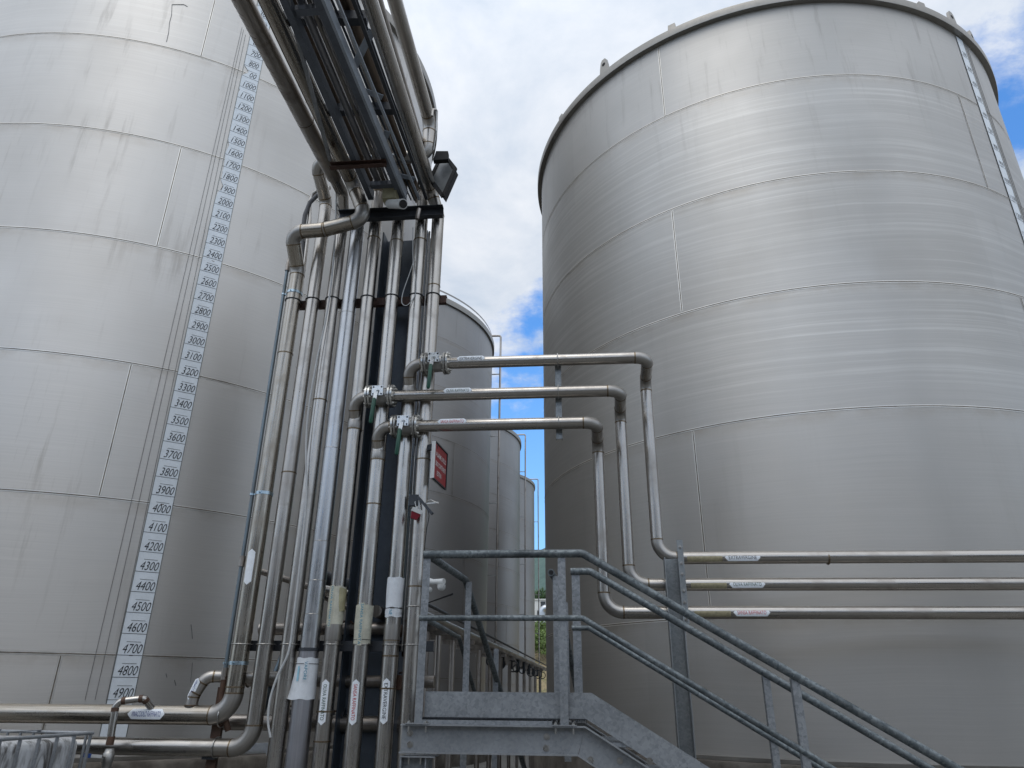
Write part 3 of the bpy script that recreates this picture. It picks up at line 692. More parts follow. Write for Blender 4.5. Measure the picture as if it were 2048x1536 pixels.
# other risers
p5 = pipe('product_pipe', 'riser with a worn amber label, fifth from the left', [(-2.05, -1.5, zI), (RX['oli'], 5.9, zI), (RX['oli'], YR, 6.5), (RX['oli'], YR, 0.3)], 0.064, .1, 'pipe_steel', group=GR)
p6 = pipe('product_pipe', 'riser wrapped in a long cream label, in front of the dark column', [(-1.79, -1.5, zI), (RX['san'], 5.9, zI), (RX['san'], YR, 6.5), (RX['san'], YR, 0.3)], 0.065, .1, 'pipe_bright', group=GR)
p7 = pipe('product_pipe', 'riser with a blank white wrap, on the right side of the dark column', [(-1.60, -1.5, zI), (RX['ext'], 5.9, zI), (RX['ext'], YR, 6.5), (RX['ext'], YR, 0.3)], 0.064, .1, 'pipe_bright', group=GR)
p8 = pipe('product_pipe', 'rightmost riser, joined to the thick overhead pipe by an elbow at the beam end', [(-1.53, -1.5, zr), (-1.425, 5.90, zr), (-1.36, YR, 6.18), (RX['last'], YR, 5.6), (RX['last'], YR, 0.3)], 0.062, [.13, .1, .1], 'pipe_steel', group=GR, elbows=False)
# steam riser with sheet lagging
p4 = thing('steam_pipe', 'bluish sheet-lagged steam riser, fourth from the left', 'pipe', (RX['vap'], YR, 0.2), GR)
xs4 = RX['vap']
sec = [(6.25, 5.02, .071), (5.02, 3.62, .073), (3.62, 2.78, .074), (2.78, 2.45, .075), (2.45, 2.18, .076), (2.18, 1.90, .077)]
for a, b, r in sec:
    build(MB().tube([(xs4, YR, b), (xs4, YR, a)], r, 32, False), 'lagging', 'lagging_steel', p4)
    build(MB().ring((xs4, YR, b), (0, 0, 1), r + .001, .0026, 36, 6), 'lagging_bead', 'clip_steel', p4)
build(MB().tube([(xs4, YR, 1.90), (xs4, YR, 1.80)], .079, 32), 'lagging', 'lagging_dull', p4)
build(MB().tube([(xs4, YR, 1.80), (xs4, YR, .2)], .085, 32), 'lagging', 'lagging_dull', p4)
# wraps and stickers on the risers
def riser_sticker(root, px, py, r, L, h, t, ink, **k):
    p = onY(px, py, YR - r); key = k.pop('x', None)
    return sticker(root, (key if key is not None else p.x, YR, p.z), (0, 0, -1), k.pop('out', (0, -1, 0)), r, L, h, t, ink, **k)
riser_sticker(p1, 502, 1133, .073, .30, .066, None, 'ink_black', x=RX['r1'])
riser_sticker(p5, 650, 1404, .065, .33, .060, 'OLIVA RAFFINATO', 'ink_green', x=RX['oli'])
riser_sticker(p6, 709, 1404, .065, .33, .060, 'SANSA RAFFINATO', 'ink_red', x=RX['san'])
riser_sticker(p7, 770, 1402, .065, .33, .060, 'EXTRAVERGINE', 'ink_black', x=RX['ext'])
def wrap(root, zt, zb, x, r0, r1, mat, flare=0.0, y=YR, name='label_wrap', label=None):
    m = MB(); n = 36; rows = []; K = 8; rr = random.Random(int(zt * 100))
    for i in range(K + 1):
        t = i / K; z = zt + (zb - zt) * t; r = r0 + (r1 - r0) * t
        rows.append(m.add([(x + (r + 0.0015 * math.sin(3 * a + i) + flare * t * t * max(0, -math.cos(a - 0.0)) ** 2) * math.cos(a), y + r * math.sin(a), z + 0.004 * math.sin(5 * a + t * 3) * (1 if i in (0, K) else 0)) for a in (2 * PI * j / n for j in range(n))]))
    for i in range(K):
        for j in range(n): k = (j + 1) % n; m.face((rows[i] + j, rows[i + 1] + j, rows[i + 1] + k, rows[i] + k), None, True)
    return build(m, name, mat, root, label)
def zat(py, x): # height on the front of the risers for an image row
    return onY(700, py, YR - .05).z
w5 = wrap(p5, zat(1172, 0), zat(1252, 0), RX['oli'], .068, .067, 'old_label')
sticker(w5, (RX['oli'], YR, zat(1212, 0)), (0, 0, -1), (-.35, -1, 0), .069, .33, .034, 'OLIVA RAFFINATO', 'ink_teal', pointed=False, mat='old_label', th=.62, fit=.96)
w5b = wrap(p5, zat(1176, 0), zat(1222, 0), RX['oli'] + .012, .063, .061, 'amber_tape')
w6 = wrap(p6, zat(1210, 0), zat(1287, 0), RX['san'], .073, .068, 'old_label')
sticker(w6, (RX['san'], YR, zat(1248, 0)), (0, 0, -1), (0, -1, 0), .0735, .33, .038, 'SANSA RAFFINATA', 'ink_teal', pointed=False, mat='old_label', th=.62, fit=.95)
w7 = wrap(p7, zat(1155, 0), zat(1215, 0), RX['ext'], .072, .068, 'white_wrap')
w7b = wrap(p7, zat(1217, 0), zat(1234, 0), RX['ext'], .0685, .0685, 'white_wrap')
sticker(w7b, (RX['ext'], YR, zat(1225, 0)), (0, 0, -1), (-.1, -1, 0), .0690, .055, .045, 'NE', 'ink_teal', pointed=False, mat='white_wrap', th=.6, fit=.7)
for (rt, x, py, r) in ((p7, RX['ext'], 1216, .070), (p6, RX['san'], 1279, .070)):
    build(MB().ring((x, YR, zat(py, 0)), (0, 0, 1), r, .002, 30, 6), 'cable_tie', 'rubber_black', rt)
w4 = wrap(p4, zat(1316, 0), zat(1400, 0), xs4, .087, .090, 'white_wrap', 0.05)
sticker(w4, (xs4, YR, zat(1342, 0)), (0, 0, -1), (.25, -1, 0), .0905, .15, .036, 'VAPORE', 'ink_teal', pointed=False, mat='white_wrap', th=.7, fit=.92)
sticker(w4, (xs4, YR, zat(1348, 0)), (0, 0, -1), (-.45, -1, 0), .0910, .11, .02, None, 'ink_teal', pointed=False, mat='ink_pale_blue')
build(MB().ring((xs4, YR, zat(1328, 0)), (0, 0, 1), .090, .002, 30, 6), 'cable_tie', 'rubber_black', p4)
build(MB().tube([(xs4, YR, zat(1299, 0) - .012), (xs4, YR, zat(1299, 0) + .012)], .085, 30), 'pipe_clip', 'dark_steel', p4)
# collars of the taps on risers 5 and 7 and weld rings
for rt, x, zs in ((p5, RX['oli'], (1.99, 1.45, 1.24, 5.9)), (p6, RX['san'], (5.85, 3.1)), (p7, RX['ext'], (1.98, 1.86, 1.62, 5.85)), (p3, RX['r3'], (.95, 4.1)), (p2, RX['r2'], (3.4,)), (p1, RX['r1'], (4.6, 1.62)), (p8, RX['last'], (5.3, 2.4, 3.5))):
    for z in zs: weld(rt, Vector((x, YR, z)), (0, 0, 1), {p1: .073, p8: .062}.get(rt, .0655))
build(MB().tube([(RX['ext'], YR, 2.10), (RX['ext'], YR, 1.98), (RX['ext'], YR, 1.96)], [.0675, .0675, .0645], 28, False), 'reducer', 'pipe_elbow', p7)
build(MB().tube([(RX['oli'], YR, 2.10), (RX['oli'], YR, 1.99), (RX['oli'], YR, 1.97)], [.0695, .0695, .0645], 28, False), 'reducer', 'pipe_elbow', p5)
for rt, x, r in ((p1, RX['r1'], .073), (p2, RX['r2'], .065), (p3, RX['r3'], .065), (p5, RX['oli'], .064), (p6, RX['san'], .065), (p7, RX['ext'], .064), (p8, RX['last'], .062)):
    for z in (ZTOP, ZLOW): ubolt(rt, (x, YR, z), (0, 0, 1), r, 'clip_steel' if z == ZLOW else 'dark_steel')
ubolt(p8, (RX['last'], YR, 2.24), (0, 0, 1), .062)
# left horizontal runs: sticker, tee with worn label, clips
sticker(p1, (onY(302, 1429, YR).x, YR, 1.41), (1, 0, 0), (0, -1, .12), .073, .31, .080, 'VINACCIOLO RAFFINATO', 'ink_blue')
ubolt(p2, (-2.87, YR, 1.185), (1, 0, 0), .065); ubolt(p1, (-2.86, YR, 1.405), (1, 0, 0), .073)
q = onY(380, 1425, YR)
old = pipe('branch_pipe', 'short hooked branch with a peeling white label above the left pipe', [(q.x, YR, 1.42), (q.x + .01, YR, 1.56), (q.x + .08, YR + .02, 1.70), (q.x + .30, YR + .10, 1.70), (q.x + 1.0, YR + .35, 1.70)], .046, [.08, .09, .05], 'pipe_elbow', n=24)
sticker(old, (q.x + .022, YR + .005, 1.60), (-.35, 0, -1), (-.15, -1, .12), .047, .17, .055, 'VINACCIOLO', 'ink_blue', th=.35)
build(MB().ring((q.x, YR, 1.482), (0, 0, 1), .050, .006, 24, 8), 'weld_ring', 'weld_dark', old)
# thin conduit beside riser 1
cp0 = onY(577, 512, YR - .02); cp1 = onY(455, 1352, YR - .02)
cd = thing('conduit', 'thin grey plastic conduit strapped left of the brown riser', 'conduit', (cp1.x, YR - .02, cp1.z))
build(MB().tube([(-2.895, YR, 1.73), (-2.905, YR, 5.60)], .017, 14), 'tube', 'conduit_grey', cd)
build(MB().tube([(-2.905, YR, 5.56), (-2.905, YR, 5.66), (-2.90, YR, 5.72)], [.024, .024, .018], 14), 'coupling', 'pipe_grimy', cd)
for z in (2.62, 1.72): build(MB().tube([(-2.898, YR, z - .045), (-2.898, YR, z + .045)], .025, 14), 'coupling', 'pipe_grimy', cd)
m_, _ = fillet([(-2.896, YR, 1.70), (-2.896, YR + .02, 1.52), (-2.82, YR + .06, 1.30)], .08)
build(MB().tube(m_, .024, 14), 'hose_end', 'rust_brown', cd)
for z in (5.28, 3.21, 1.80):
    m = MB().band((-2.79, YR, z), (0, 0, 1), .0765, .028, .002, 30); m.band((-2.903, YR, z), (0, 0, 1), .019, .018, .002, 14); m.bar((-2.885, YR, z), (-2.85, YR, z), .012, .012); m.cyl((-2.80, YR - .073, z), (-2.80, YR - .095, z), .006, 8)
    build(m, 'strap_clamp', 'clip_zinc', cd)
# thin twin conduits between the right risers
tw = thing('conduit', 'pair of thin steel conduits between the two rightmost risers', 'conduit', (-1.43, 6.05, 1.9))
for x, y in ((-1.452, 6.05), (-1.425, 6.07)): build(MB().tube([(x, y, 1.9), (x, y, 6.0)], .010, 10), 'tube', 'clip_steel', tw)
for z in (3.05, 3.5, 4.6): build(MB().tube([(-1.452, 6.05, z), (-1.452, 6.05, z + .03)], .014, 10), 'coupling', 'clip_steel', tw)

# hose and thin pipe arching over at the top left
hb = thing('insulated_hose', 'dark rubber hose arching down beside the second riser, with its thin steel pipe', 'hose', (-2.78, 6.2, 5.2))
A = [onY(655, 384, 6.1), onY(637, 388, 6.12), onY(620, 405, 6.14), onY(610, 430, 6.16), onY(606, 460, 6.17), onY(604, 500, 6.18), onY(601, 560, 6.18)]
build(MB().tube(A, .024, 14), 'hose', 'hose_grey', hb)
A = [onY(660, 376, 6.16), onY(640, 378, 6.18), onY(625, 388, 6.2), onY(619, 405, 6.2), onY(619, 440, 6.2), onY(607, 540, 6.2), onY(598, 610, 6.2)]
build(MB().tube(A, .022, 14), 'tube', 'pipe_steel', hb)

# cables
def cable(label, px, Y, r, mat='cable_grey', name='cable', close=False):
    P = [onY(x, y, Y if not isinstance(Y, list) else Y[i]) for i, (x, y) in enumerate(px)]
    # smooth Catmull-Rom
    out = []
    for i in range(len(P) - 1):
        p0, p1_, p2_, p3_ = P[max(i - 1, 0)], P[i], P[i + 1], P[min(i + 2, len(P) - 1)]
        for j in range(6):
            t = j / 6; out.append(0.5 * ((2 * p1_) + (p2_ - p0) * t + (2 * p0 - 5 * p1_ + 4 * p2_ - p3_) * t * t + (3 * p1_ - p0 - 3 * p2_ + p3_) * t ** 3))
    out.append(P[-1])
    return tag(build(MB().tube(out, r, 8), name, mat), label, 'cable')
cable('long pale cable hanging from the rack in front of the left risers', [(672, 340), (672, 420), (667, 520), (655, 620), (634, 720), (617, 820), (612, 900), (613, 990), (604, 1090), (590, 1210), (578, 1300), (556, 1350), (541, 1395), (536, 1440), (541, 1475)], 5.90, .0095)
cable('grey cable drooping in a loop in front of the dark column', [(826, 455), (826, 520), (832, 560), (830, 590), (815, 610), (804, 606), (806, 585), (818, 550), (828, 520)], 5.93, .0045)
cable('thin black cable down the right side of the rightmost riser', [(850, 1010), (858, 1030), (853, 1060), (849, 1100), (850, 1120)], 5.9, .0035, 'rubber_black')

# ================================================================= COLUMN, BRACKETS, RACK
col = thing('steel_column', 'dark blue-grey steel column behind the risers', 'column', (-1.76, 6.36, 0))
xl, xr = -1.985, -1.50
build(MB().box((xl + .014, 6.33, 0), (xr - .014, 6.345, 6.1)), 'web', 'column_paint', col)
build(MB().box((xl, 6.16, 0), (xl + .0135, 6.50, 6.1)), 'flange', 'column_paint', col)
build(MB().box((xr - .0135, 6.16, 0), (xr, 6.50, 6.1)), 'flange', 'column_paint', col)
build(MB().box((xl - .06, 6.1, 0), (xr + .06, 6.56, .02)), 'base_plate', 'column_paint', col)
def channel(name, label, x0, x1, y, z, h, d, mat, open_front=True):
    m = MB(); t = .007
    m.box((x0, y, z - h / 2), (x1, y + t, z + h / 2)) if not open_front else m.box((x0, y + d - t, z - h / 2), (x1, y + d, z + h / 2))
    ya, yb = (y, y + d - t - .0005) if open_front else (y + t + .0005, y + d)
    m.box((x0, ya, z + h / 2 - t), (x1, yb, z + h / 2)); m.box((x0, ya, z - h / 2), (x1, yb, z - h / 2 + t))
    return tag(build(m, name, mat), label, 'steel beam')
channel('pipe_bracket_beam', 'short dark rusty channel carrying the risers, upper of the two bracket rows', -2.78, -1.245, 6.082, ZTOP + .01, .085, .05, 'rust_beam', False)
lowb = channel('pipe_bracket_beam', 'slotted grimy channel carrying the risers near platform height', -2.80, -1.20, 6.082, ZLOW - .005, .08, .05, 'dark_steel', False)
channel('rack_end_beam', 'black steel channel at the near end of the overhead rack', -2.385, -1.285, 5.84, 6.115, .125, .065, 'dark_steel')
channel('rack_tie_beam', 'short rusty tie beam across the underside of the overhead rack', onZ(660, 326, 6.20).x, onZ(772, 321, 6.20).x, onZ(715, 322, 6.20).y, 6.18, .055, .05, 'rust_beam')
rk = thing('overhead_rack', 'overhead lattice tray frame carrying the pipes over the yard', 'pipe rack', (-1.95, 2.0, 6.2))
zk = 6.22
def rackrail(px0, px1, wdt, hgt, mat, nm='rail'):
    a = onZ(*px0, zk); b = onZ(*px1, zk); d = (b - a).normalized(); a = a - d * 5.0
    b.y = min(b.y, 5.83)
    return build(MB().bar(a + Vector((0, 0, hgt / 2)), b + Vector((0, 0, hgt / 2)), wdt, hgt), nm, mat, rk), a, b, d
_, la, lb_, ld = rackrail((566, 0), (742, 400), .055, .10, 'tray_shadow')
_, ra, rb_, rd = rackrail((634, 0), (803, 400), .058, .10, 'tray_shadow')
rackrail((645, 0), (811, 400), .022, .11, 'tray_steel', 'rail_flange')
rackrail((673, 0), (838, 400), .022, .022, 'tray_steel', 'side_angle')
rackrail((706, 0), (853, 400), .03, .02, 'dark_steel', 'slotted_rail')
def onrail(a, d, y): return a + d * ((y - a.y) / d.y)
for i, y in enumerate((-0.9, 1.35, 3.6, 5.6)):
    P0 = onrail(la, ld, y); P1 = onrail(ra, rd, y)
    build(MB().bar(P0 + Vector((.04, 0, .05)), P1 + Vector((-.04, 0, .05)), .06, .05), 'cross_tie', 'tray_shadow', rk)
ty = [onZ(700, 225, 6.3).y]
for (a, b) in (((745, 60), (700, 150)), ((700, 170), (765, 195)), ((775, 262), (752, 318)), ((775, 345), (830, 358))):
    A_ = onZ(*a, 6.42); B_ = onZ(*b, 6.42)
    build(MB().bar(A_, B_, .06, .006), 'brace', 'tray_steel', rk)
for (a, b) in (((655, 30), (705, 38)), ((725, 215), (765, 218))):
    A_ = onZ(*a, 6.5); B_ = onZ(*b, 6.5)
    build(MB().bar(A_ - Vector((.4, 0, 0)), B_ + Vector((.12, 0, 0)), .07, .09), 'cross_beam', 'dark_steel', rk)
# slanting angle iron below the left pipes
A_ = onZ(575, 0, 6.25); B_ = onZ(660, 320, 6.25)
build(MB().bar(A_ - (B_ - A_) * .6, B_, .03, .03), 'diagonal_angle', 'galvanised_dull', rk)
# smaller conduits in the tray
for i, (a, b, r, mt, lb) in enumerate((((602, 0), (760, 372), .034, 'lagging_dull', 'grey conduit lying in the overhead tray, left one'), ((618, 0), (776, 380), .018, 'pipe_grimy', 'thin conduit in the middle of the overhead tray'), ((628, 0), (783, 380), .013, 'lagging_dull', 'thinnest conduit lying in the overhead tray'))):
    A_ = onZ(*a, 6.36); B_ = onZ(*b, 6.36); A_ = A_ - (B_ - A_) * 1.6
    tag(build(MB().tube([A_, B_], r, 16), 'conduit', mt), lb, 'conduit')
for (a, b, z, r, mt, lb) in (((690, 0), (838, 400), 6.62, .052, 'pipe_rusty', 'rust-brown overhead pipe behind the slotted rail'), ((756, 0), (872, 395), 6.75, .040, 'pipe_grimy', 'overhead pipe just right of the thickest one'), ((583, 0), (738, 360), 6.60, .045, 'pipe_rusty', 'rust-stained overhead pipe above the tray')):
    A_ = onZ(*a, z); B_ = onZ(*b, z); A_ = A_ - (B_ - A_) * 1.6
    tag(build(MB().tube([A_, B_], r, 20), 'overhead_pipe', mt), lb, 'pipe', 'overhead pipes')
for (a, b, z, r) in (((655, 0), (822, 400), 6.45, .008), ((664, 0), (829, 400), 6.52, .012), ((714, 0), (858, 395), 6.5, .010), ((545, 0), (728, 390), 6.5, .014), ((740, 0), (864, 395), 6.62, .022)):
    A_ = onZ(*a, z); B_ = onZ(*b, z); A_ = A_ - (B_ - A_) * 1.6
    tag(build(MB().tube([A_ + (B_ - A_) * i / 12 + Vector((0, 0, -.012 * (i % 2))) for i in range(13)], r, 8), 'rack_cable', 'dark_steel'), 'thin dark line running along the overhead rack among the pipes', 'cable', 'thin lines along the overhead rack')
# drain tube at the outer elbow
m_, _ = fillet([onY(864, 232, 5.0), onY(866, 219, 5.0), onY(874, 219, 5.03), onY(872, 262, 5.08), onY(866, 300, 5.15)], .02)
tag(build(MB().tube(m_, .011, 10), 'drain_tube', 'pipe_bright'), 'small bent steel tube beside the outermost overhead elbow', 'pipe')
# camera + junction box in the tray
jb = thing('security_camera', 'white bullet camera under the rack with a yellowed junction box', 'camera', tuple(onY(800, 405, 5.78)))
p = onY(782, 393, 5.70)
build(MB().box((p.x - .07, p.y - .07, p.z - .07), (p.x + .07, p.y + .05, p.z + .12)), 'junction_box', 'plastic_yellowed', jb)
a = onY(779, 408, 5.66); b = onY(806, 408, 5.45)
build(MB().tube([a, a + (b - a) * .75, b], [.045, .047, .05], 20), 'housing', 'plastic_white', jb)
d_ = (b - a).normalized(); build(MB().tube([b + d_ * .001, b + d_ * .008], .040, 20), 'lens', 'lens_black', jb)
tag(build(MB().tube([onY(838, 418, 5.60), onY(834, 438, 5.60)], .020, 14), 'tube_end', 'pipe_grimy'), 'short open pipe stub hanging over the rack end beam', 'pipe')

# floodlight on the right of the rack
fl = thing('floodlight', 'black square floodlight with grey glass beside the rack', 'floodlight', tuple(onY(880, 345, 5.7)))
ctr = onY(868, 335, 5.7); xa = (onY(911, 340, 5.75) - onY(885, 398, 5.66)).normalized(); ya = (onY(911, 338, 5.75) - onY(878, 296, 5.95)).normalized()
c1 = onY(911, 339, 5.75); e1 = xa * .43; e2 = ya * .42
P4 = [c1, c1 - e1, c1 - e1 - e2, c1 - e2]; nrm = e1.cross(e2).normalized()
if nrm.dot(EYE - c1) < 0: nrm = -nrm
build(MB().prism(P4, -nrm * .07), 'housing', 'rubber_black', fl)
cc = (P4[0] + P4[2]) / 2; Q = [cc + (x - cc) * .84 + nrm * .004 for x in P4]
build(MB().prism(Q, nrm * .004), 'glass', 'lamp_glass', fl)
for i in range(4):
    a, b = P4[i], P4[(i + 1) % 4]; build(MB().bar(a + nrm * .006, b + nrm * .006,   .040, .020, side=(cc - (a + b) / 2)), 'bezel', 'rubber_black', fl)
hb_ = [onY(872, 302, 5.72), onY(896, 302, 5.72), onY(896, 318, 5.70), onY(866, 320, 5.70)]
build(MB().prism(hb_, (0, .06, 0)), 'driver_box', 'rubber_black', fl)

# ================================================================= BRANCH PIPES WITH VALVES
YB = 5.90
def branch(label, rx, px_end, py0, py_end, py_seg, px_v, z_low_px, txt, ink, px_st, px_st2, py_st2):
    pa = onY(900, py0, YB); z = onY((900 + px_end) / 2, (py0 + py_end) / 2, YB).z
    xe = onY(px_end + 25, py_end, YB).x
    YV = 6.40
    zl = onY(1700, z_low_px, YV).z
    rt = pipe('branch_pipe', label, [(rx, YR + .01, z - .23), (rx, YB, z), (xe, YB, z - .005), (xe + .02, YV, z - .02), (xe + .02, YV, zl + .01), (7.5, YV, zl)], .053, [.12, .12, .11, .16], 'pipe_steel', group='branch pipes to the right tank', base=(rx, YB, zl))
    build(MB().tube([(rx, YR, z - .20), (rx, YR, z - .205), (rx, YR, z - .275), (rx, YR, z - .28)], [.066, .0675, .0675, .066], 28, False), 'collar', 'pipe_elbow', rt); weld(rt, Vector((rx, YR, z - .285)), (0, 0, 1), .0665)
    s = sticker(rt, (onY(px_st, py0, YB).x, YB, z + .012), (1, 0, 0), (0, -1, .1), .053, .265, .064, txt, ink)
    s2 = sticker(rt, (onY(px_st2, py_st2, YV).x, YV, zl), (1, 0, 0), (0, -1, .05), .053, .30, .062, txt, ink)
    g_ = sticker(rt, (onY(px_st2, py_st2, YV).x - .32, YV, zl), (1, 0, 0), (0, -1, -.1), .053, .30, .055, None, ink, pointed=False, mat='glue_patch')
    return rt, z, zl, xe
vspec = [('three product pipes', )]
b1 = branch('top branch pipe, its run marked EXTRAVERGINE, looping right', RX['ext'], 1270, 727, 714, 0, 0, 1116, 'EXTRAVERGINE', 'ink_black', 943, 1483, 1118)
b2 = branch('middle branch pipe, its run marked OLIVA RAFFINATO, looping right', RX['oli'], 1216, 789, 781, 0, 0, 1170, 'OLIVA RAFFINATO', 'ink_green', 917, 1492, 1171)
b3 = branch('lowest branch pipe, its run marked SANSA RAFFINATO, looping right', RX['san'], 1168, 850, 845, 0, 0, 1227, 'SANSA RAFFINATO', 'ink_red', 906, 1501, 1227)
weld(b1[0], Vector((onY(1655, 1117, 6.4).x, 6.4, b1[2])), (1, 0, 0), .0535); 
def valve(label, px0, px1, py, z):
    x0 = onY(px0, py, YB).x; x1 = onY(px1, py, YB).x
    v = thing('ball_valve', label, 'valve', (x0, YB, z - .1), 'flanged valves on the branch pipes')
    xm = (x0 + x1) / 2
    build(MB().tube([(x0 + .03, YB, z), (x0 + .05, YB, z), (xm, YB, z), (x1 - .05, YB, z), (x1 - .03, YB, z)], [.064, .078, .082, .078, .064], 28), 'body', 'valve_cast', v)
    for xf in (x0 + .012, x0 + .038, x1 - .038, x1 - .012):
        fo = build(MB().tube([(xf - .0095, YB, z), (xf - .0085, YB, z), (xf + .0085, YB, z), (xf + .0095, YB, z)], [.104, .106, .106, .104], 40), 'flange', 'valve_steel' if abs(xf - xm) > .09 else 'valve_cast', v)
    for s_ in (-1, 1):
        xa_ = x0 - .006 if s_ < 0 else x1 - .055; xb_ = x0 + .055 if s_ < 0 else x1 + .008
        for i in range(8):
            a = 2 * PI * (i + .5) / 8; y_, z_ = YB + .086 * math.cos(a), z + .086 * math.sin(a)
            build(MB().tube([(xa_, y_, z_), (xa_ + .012, y_, z_)], .012, 6).tube([(xb_ - .012, y_, z_), (xb_, y_, z_)], .012, 6).tube([(xa_ - .006, y_, z_), (xb_ + .006, y_, z_)], .0065, 8), 'bolt', 'valve_steel', v)
    m = MB().tube([(xm, YB - .07, z + .01), (xm, YB - .105, z + .01)], .035, 20)
    build(m, 'stem_housing', 'valve_steel', v)
    m = MB().box((xm - .052, YB - .118, z - .035), (xm + .052, YB - .106, z + .060)); pd = build(m, 'mounting_pad', 'valve_steel', v)
    for dx, dz in ((-.037, -.022), (.037, -.022), (-.037, .046), (.037, .046)): build(MB().tube([(xm + dx, YB - .1185, z + .01 + dz - .01), (xm + dx, YB - .1195, z + dz)], .009, 10), 'pad_hole', 'lens_black', pd)
    build(MB().tube([(xm, YB - .118, z + .012), (xm, YB - .135, z + .012)], .017, 6).tube([(xm, YB - .135, z + .012), (xm, YB - .142, z + .012)], .010, 12), 'stem_nut', 'valve_steel', v)
    h = MB(); h.bar((xm - .004, YB - .128, z + .02), (xm - .014, YB - .135, z - .085), .034, .006, side=(1, 0, 0)); h.bar((xm - .014, YB - .136, z - .085), (xm - .016, YB - .150, z - .09), .034, .006, side=(1, 0, 0))
    hd = build(h, 'handle', 'valve_steel', v)
    build(MB().tube([(xm - .014, YB - .140, z - .075), (xm - .015, YB - .142, z - .085), (xm - .024, YB - .150, z - .30), (xm - .024, YB - .15, z - .315)], [.014, .0185, .0185, .012], 14), 'grip', 'green_lever', hd)
    return v
valve('flanged ball valve with a green lever on the top branch pipe', 845, 898, 730, b1[1])
valve('flanged ball valve with a green lever on the middle branch pipe', 734, 789, 790, b2[1])
valve('flanged ball valve with a green lever on the lowest branch pipe', 785, 838, 852, b3[1])
# hanger strip holding the three branches
hx = onY(1117, 790, YB + .07).x; zt_ = b1[1] + .06; zb2 = b3[1] - .13
hg = thing('pipe_hanger', 'flat steel hanger holding the three branch pipes before the sky gap', 'pipe hanger', (hx, YB + .07, zb2))
m = MB().box((hx - .028, YB + .060, zb2), (hx + .028, YB + .066, zt_)); m.box((hx - .028, YB + .0665, zb2), (hx - .022, YB + .10, zt_)); m.box((hx + .022, YB + .0665, zb2), (hx + .028, YB + .10, zt_))
build(m, 'strip', 'galvanised_post', hg)
for bb in (b1, b2, b3): ubolt(hg, (hx, YB, bb[1]), (1, 0, 0), .053)
# post with clamps
px_ = onY(1340, 1122, 6.30); zt3 = b1[2] - .03
po = thing('pipe_post', 'grey steel post clamping the three pipes in front of the right tank', 'post', (px_.x, 6.30, 0))
x0 = onY(1327, 1122, 6.31).x; x1 = onY(1356, 1130, 6.31).x
m = MB().box((x0, 6.325, 0), (x1, 6.333, zt3 + .02)); m.box((x0, 6.235, 0), (x0 + .008, 6.3245, zt3 + .02)); build(m, 'web', 'galvanised_post', po)
build(MB().box((x1 - .002, 6.22, 0), (x1 + .006, 6.3245, zt3 + .02)), 'flange', 'galvanised_post', po)
zs0 = b3[2] - .10; zs1 = b1[2] + .13
build(MB().box((x1 - .01, 6.205, zs0), (x1 + .040, 6.213, zs1)), 'clamp_strip', 'galvanised_post', po)
for bb in (b1, b2, b3):
    for dz in (-.068, .068): build(MB().hexbolt((x1 + .015, 6.204, bb[2] + dz), (0, -1, 0), .010, .008), 'bolt', 'clip_steel', po)
    build(MB().tube([(x1 + .015, 6.212, bb[2] + .068), (x1 + .015, 6.47, bb[2] + .068)], .005, 8).tube([(x1 + .015, 6.212, bb[2] - .068), (x1 + .015, 6.47, bb[2] - .068)], .005, 8), 'pipe_clip', 'clip_steel', po)

# ================================================================= SIGN AND SMALL DEVICES
sg = thing('warning_sign', 'small red lightbox sign with white words on the rightmost riser', 'sign', tuple(onY(872, 930, 5.85)))
A0 = onY(869, 882, 5.84); zt_s, zb_s = A0.z, onY(859, 956, 5.84).z
B0 = onY(893, 911, 6.22); Bx = B0.x
TLs = Vector((A0.x, 5.84, zt_s)); TRs = Vector((Bx, 6.22, zt_s)); ww = (TRs - TLs)
nn = Vector((0, 0, 1)).cross(ww).normalized()
if nn.x < 0 and nn.y > 0: nn = -nn
if nn.y > 0: nn = -nn
hs = zt_s - zb_s
build(MB().prism([TLs, TRs, TRs - Vector((0, 0, hs)), TLs - Vector((0, 0, hs))], -nn * .022), 'case', 'plastic_white', sg)
fc = [TLs + nn * .002, TRs + nn * .002, TRs - Vector((0, 0, hs)) + nn * .002, TLs - Vector((0, 0, hs)) + nn * .002]; mc = sum(fc, Vector()) / 4
fc = [mc + (x - mc) * .95 for x in fc]
face = build(MB().prism(fc, nn * .004), 'face', 'sign_red', sg)
for i in range(4):
    a, b = [TLs, TRs, TRs - Vector((0, 0, hs)), TLs - Vector((0, 0, hs))][i], [TRs, TRs - Vector((0, 0, hs)), TLs - Vector((0, 0, hs)), TLs][i]
    build(MB().bar(a + nn * .005, b + nn * .005, .012, .016, side=(mc - (a + b) / 2)), 'frame', 'plastic_white' if i == 3 else 'dark_steel', sg)
for s_, v_, wd_ in (('ALLARME LIVELLO', .20, .80), ('SILO CONTENENTI', -.05, .80), ('ESTIN', -.29, .34)):
    vs, fs, asp = text_mesh(s_, .02)
    wv = ww.normalized(); ctr = mc + Vector((0, 0, v_ * hs)) + (wv * (-.1 * ww.length) if s_ == 'ESTIN' else Vector())
    m = MB(); b = m.add([ctr + wv * x * wd_ * ww.length + Vector((0, 0, y * .13 * hs)) + nn * .0075 for x, y in vs])
    for f in fs: m.face([b + i for i in f])
    build(m, 'lettering', 'ink_white', face)
build(MB().band((RX['last'], YR, 3.545), (0, 0, 1), .056, .03, .003, 30).bar((-1.31, 5.96, 3.60), (TLs.x + .01, 5.90, 3.60), .03, .05), 'bracket', 'dark_steel', sg)
al = thing('alarm_beacon', 'small red and white alarm box hanging beside the rightmost riser', 'alarm', tuple(onY(832, 1030, 5.88)))
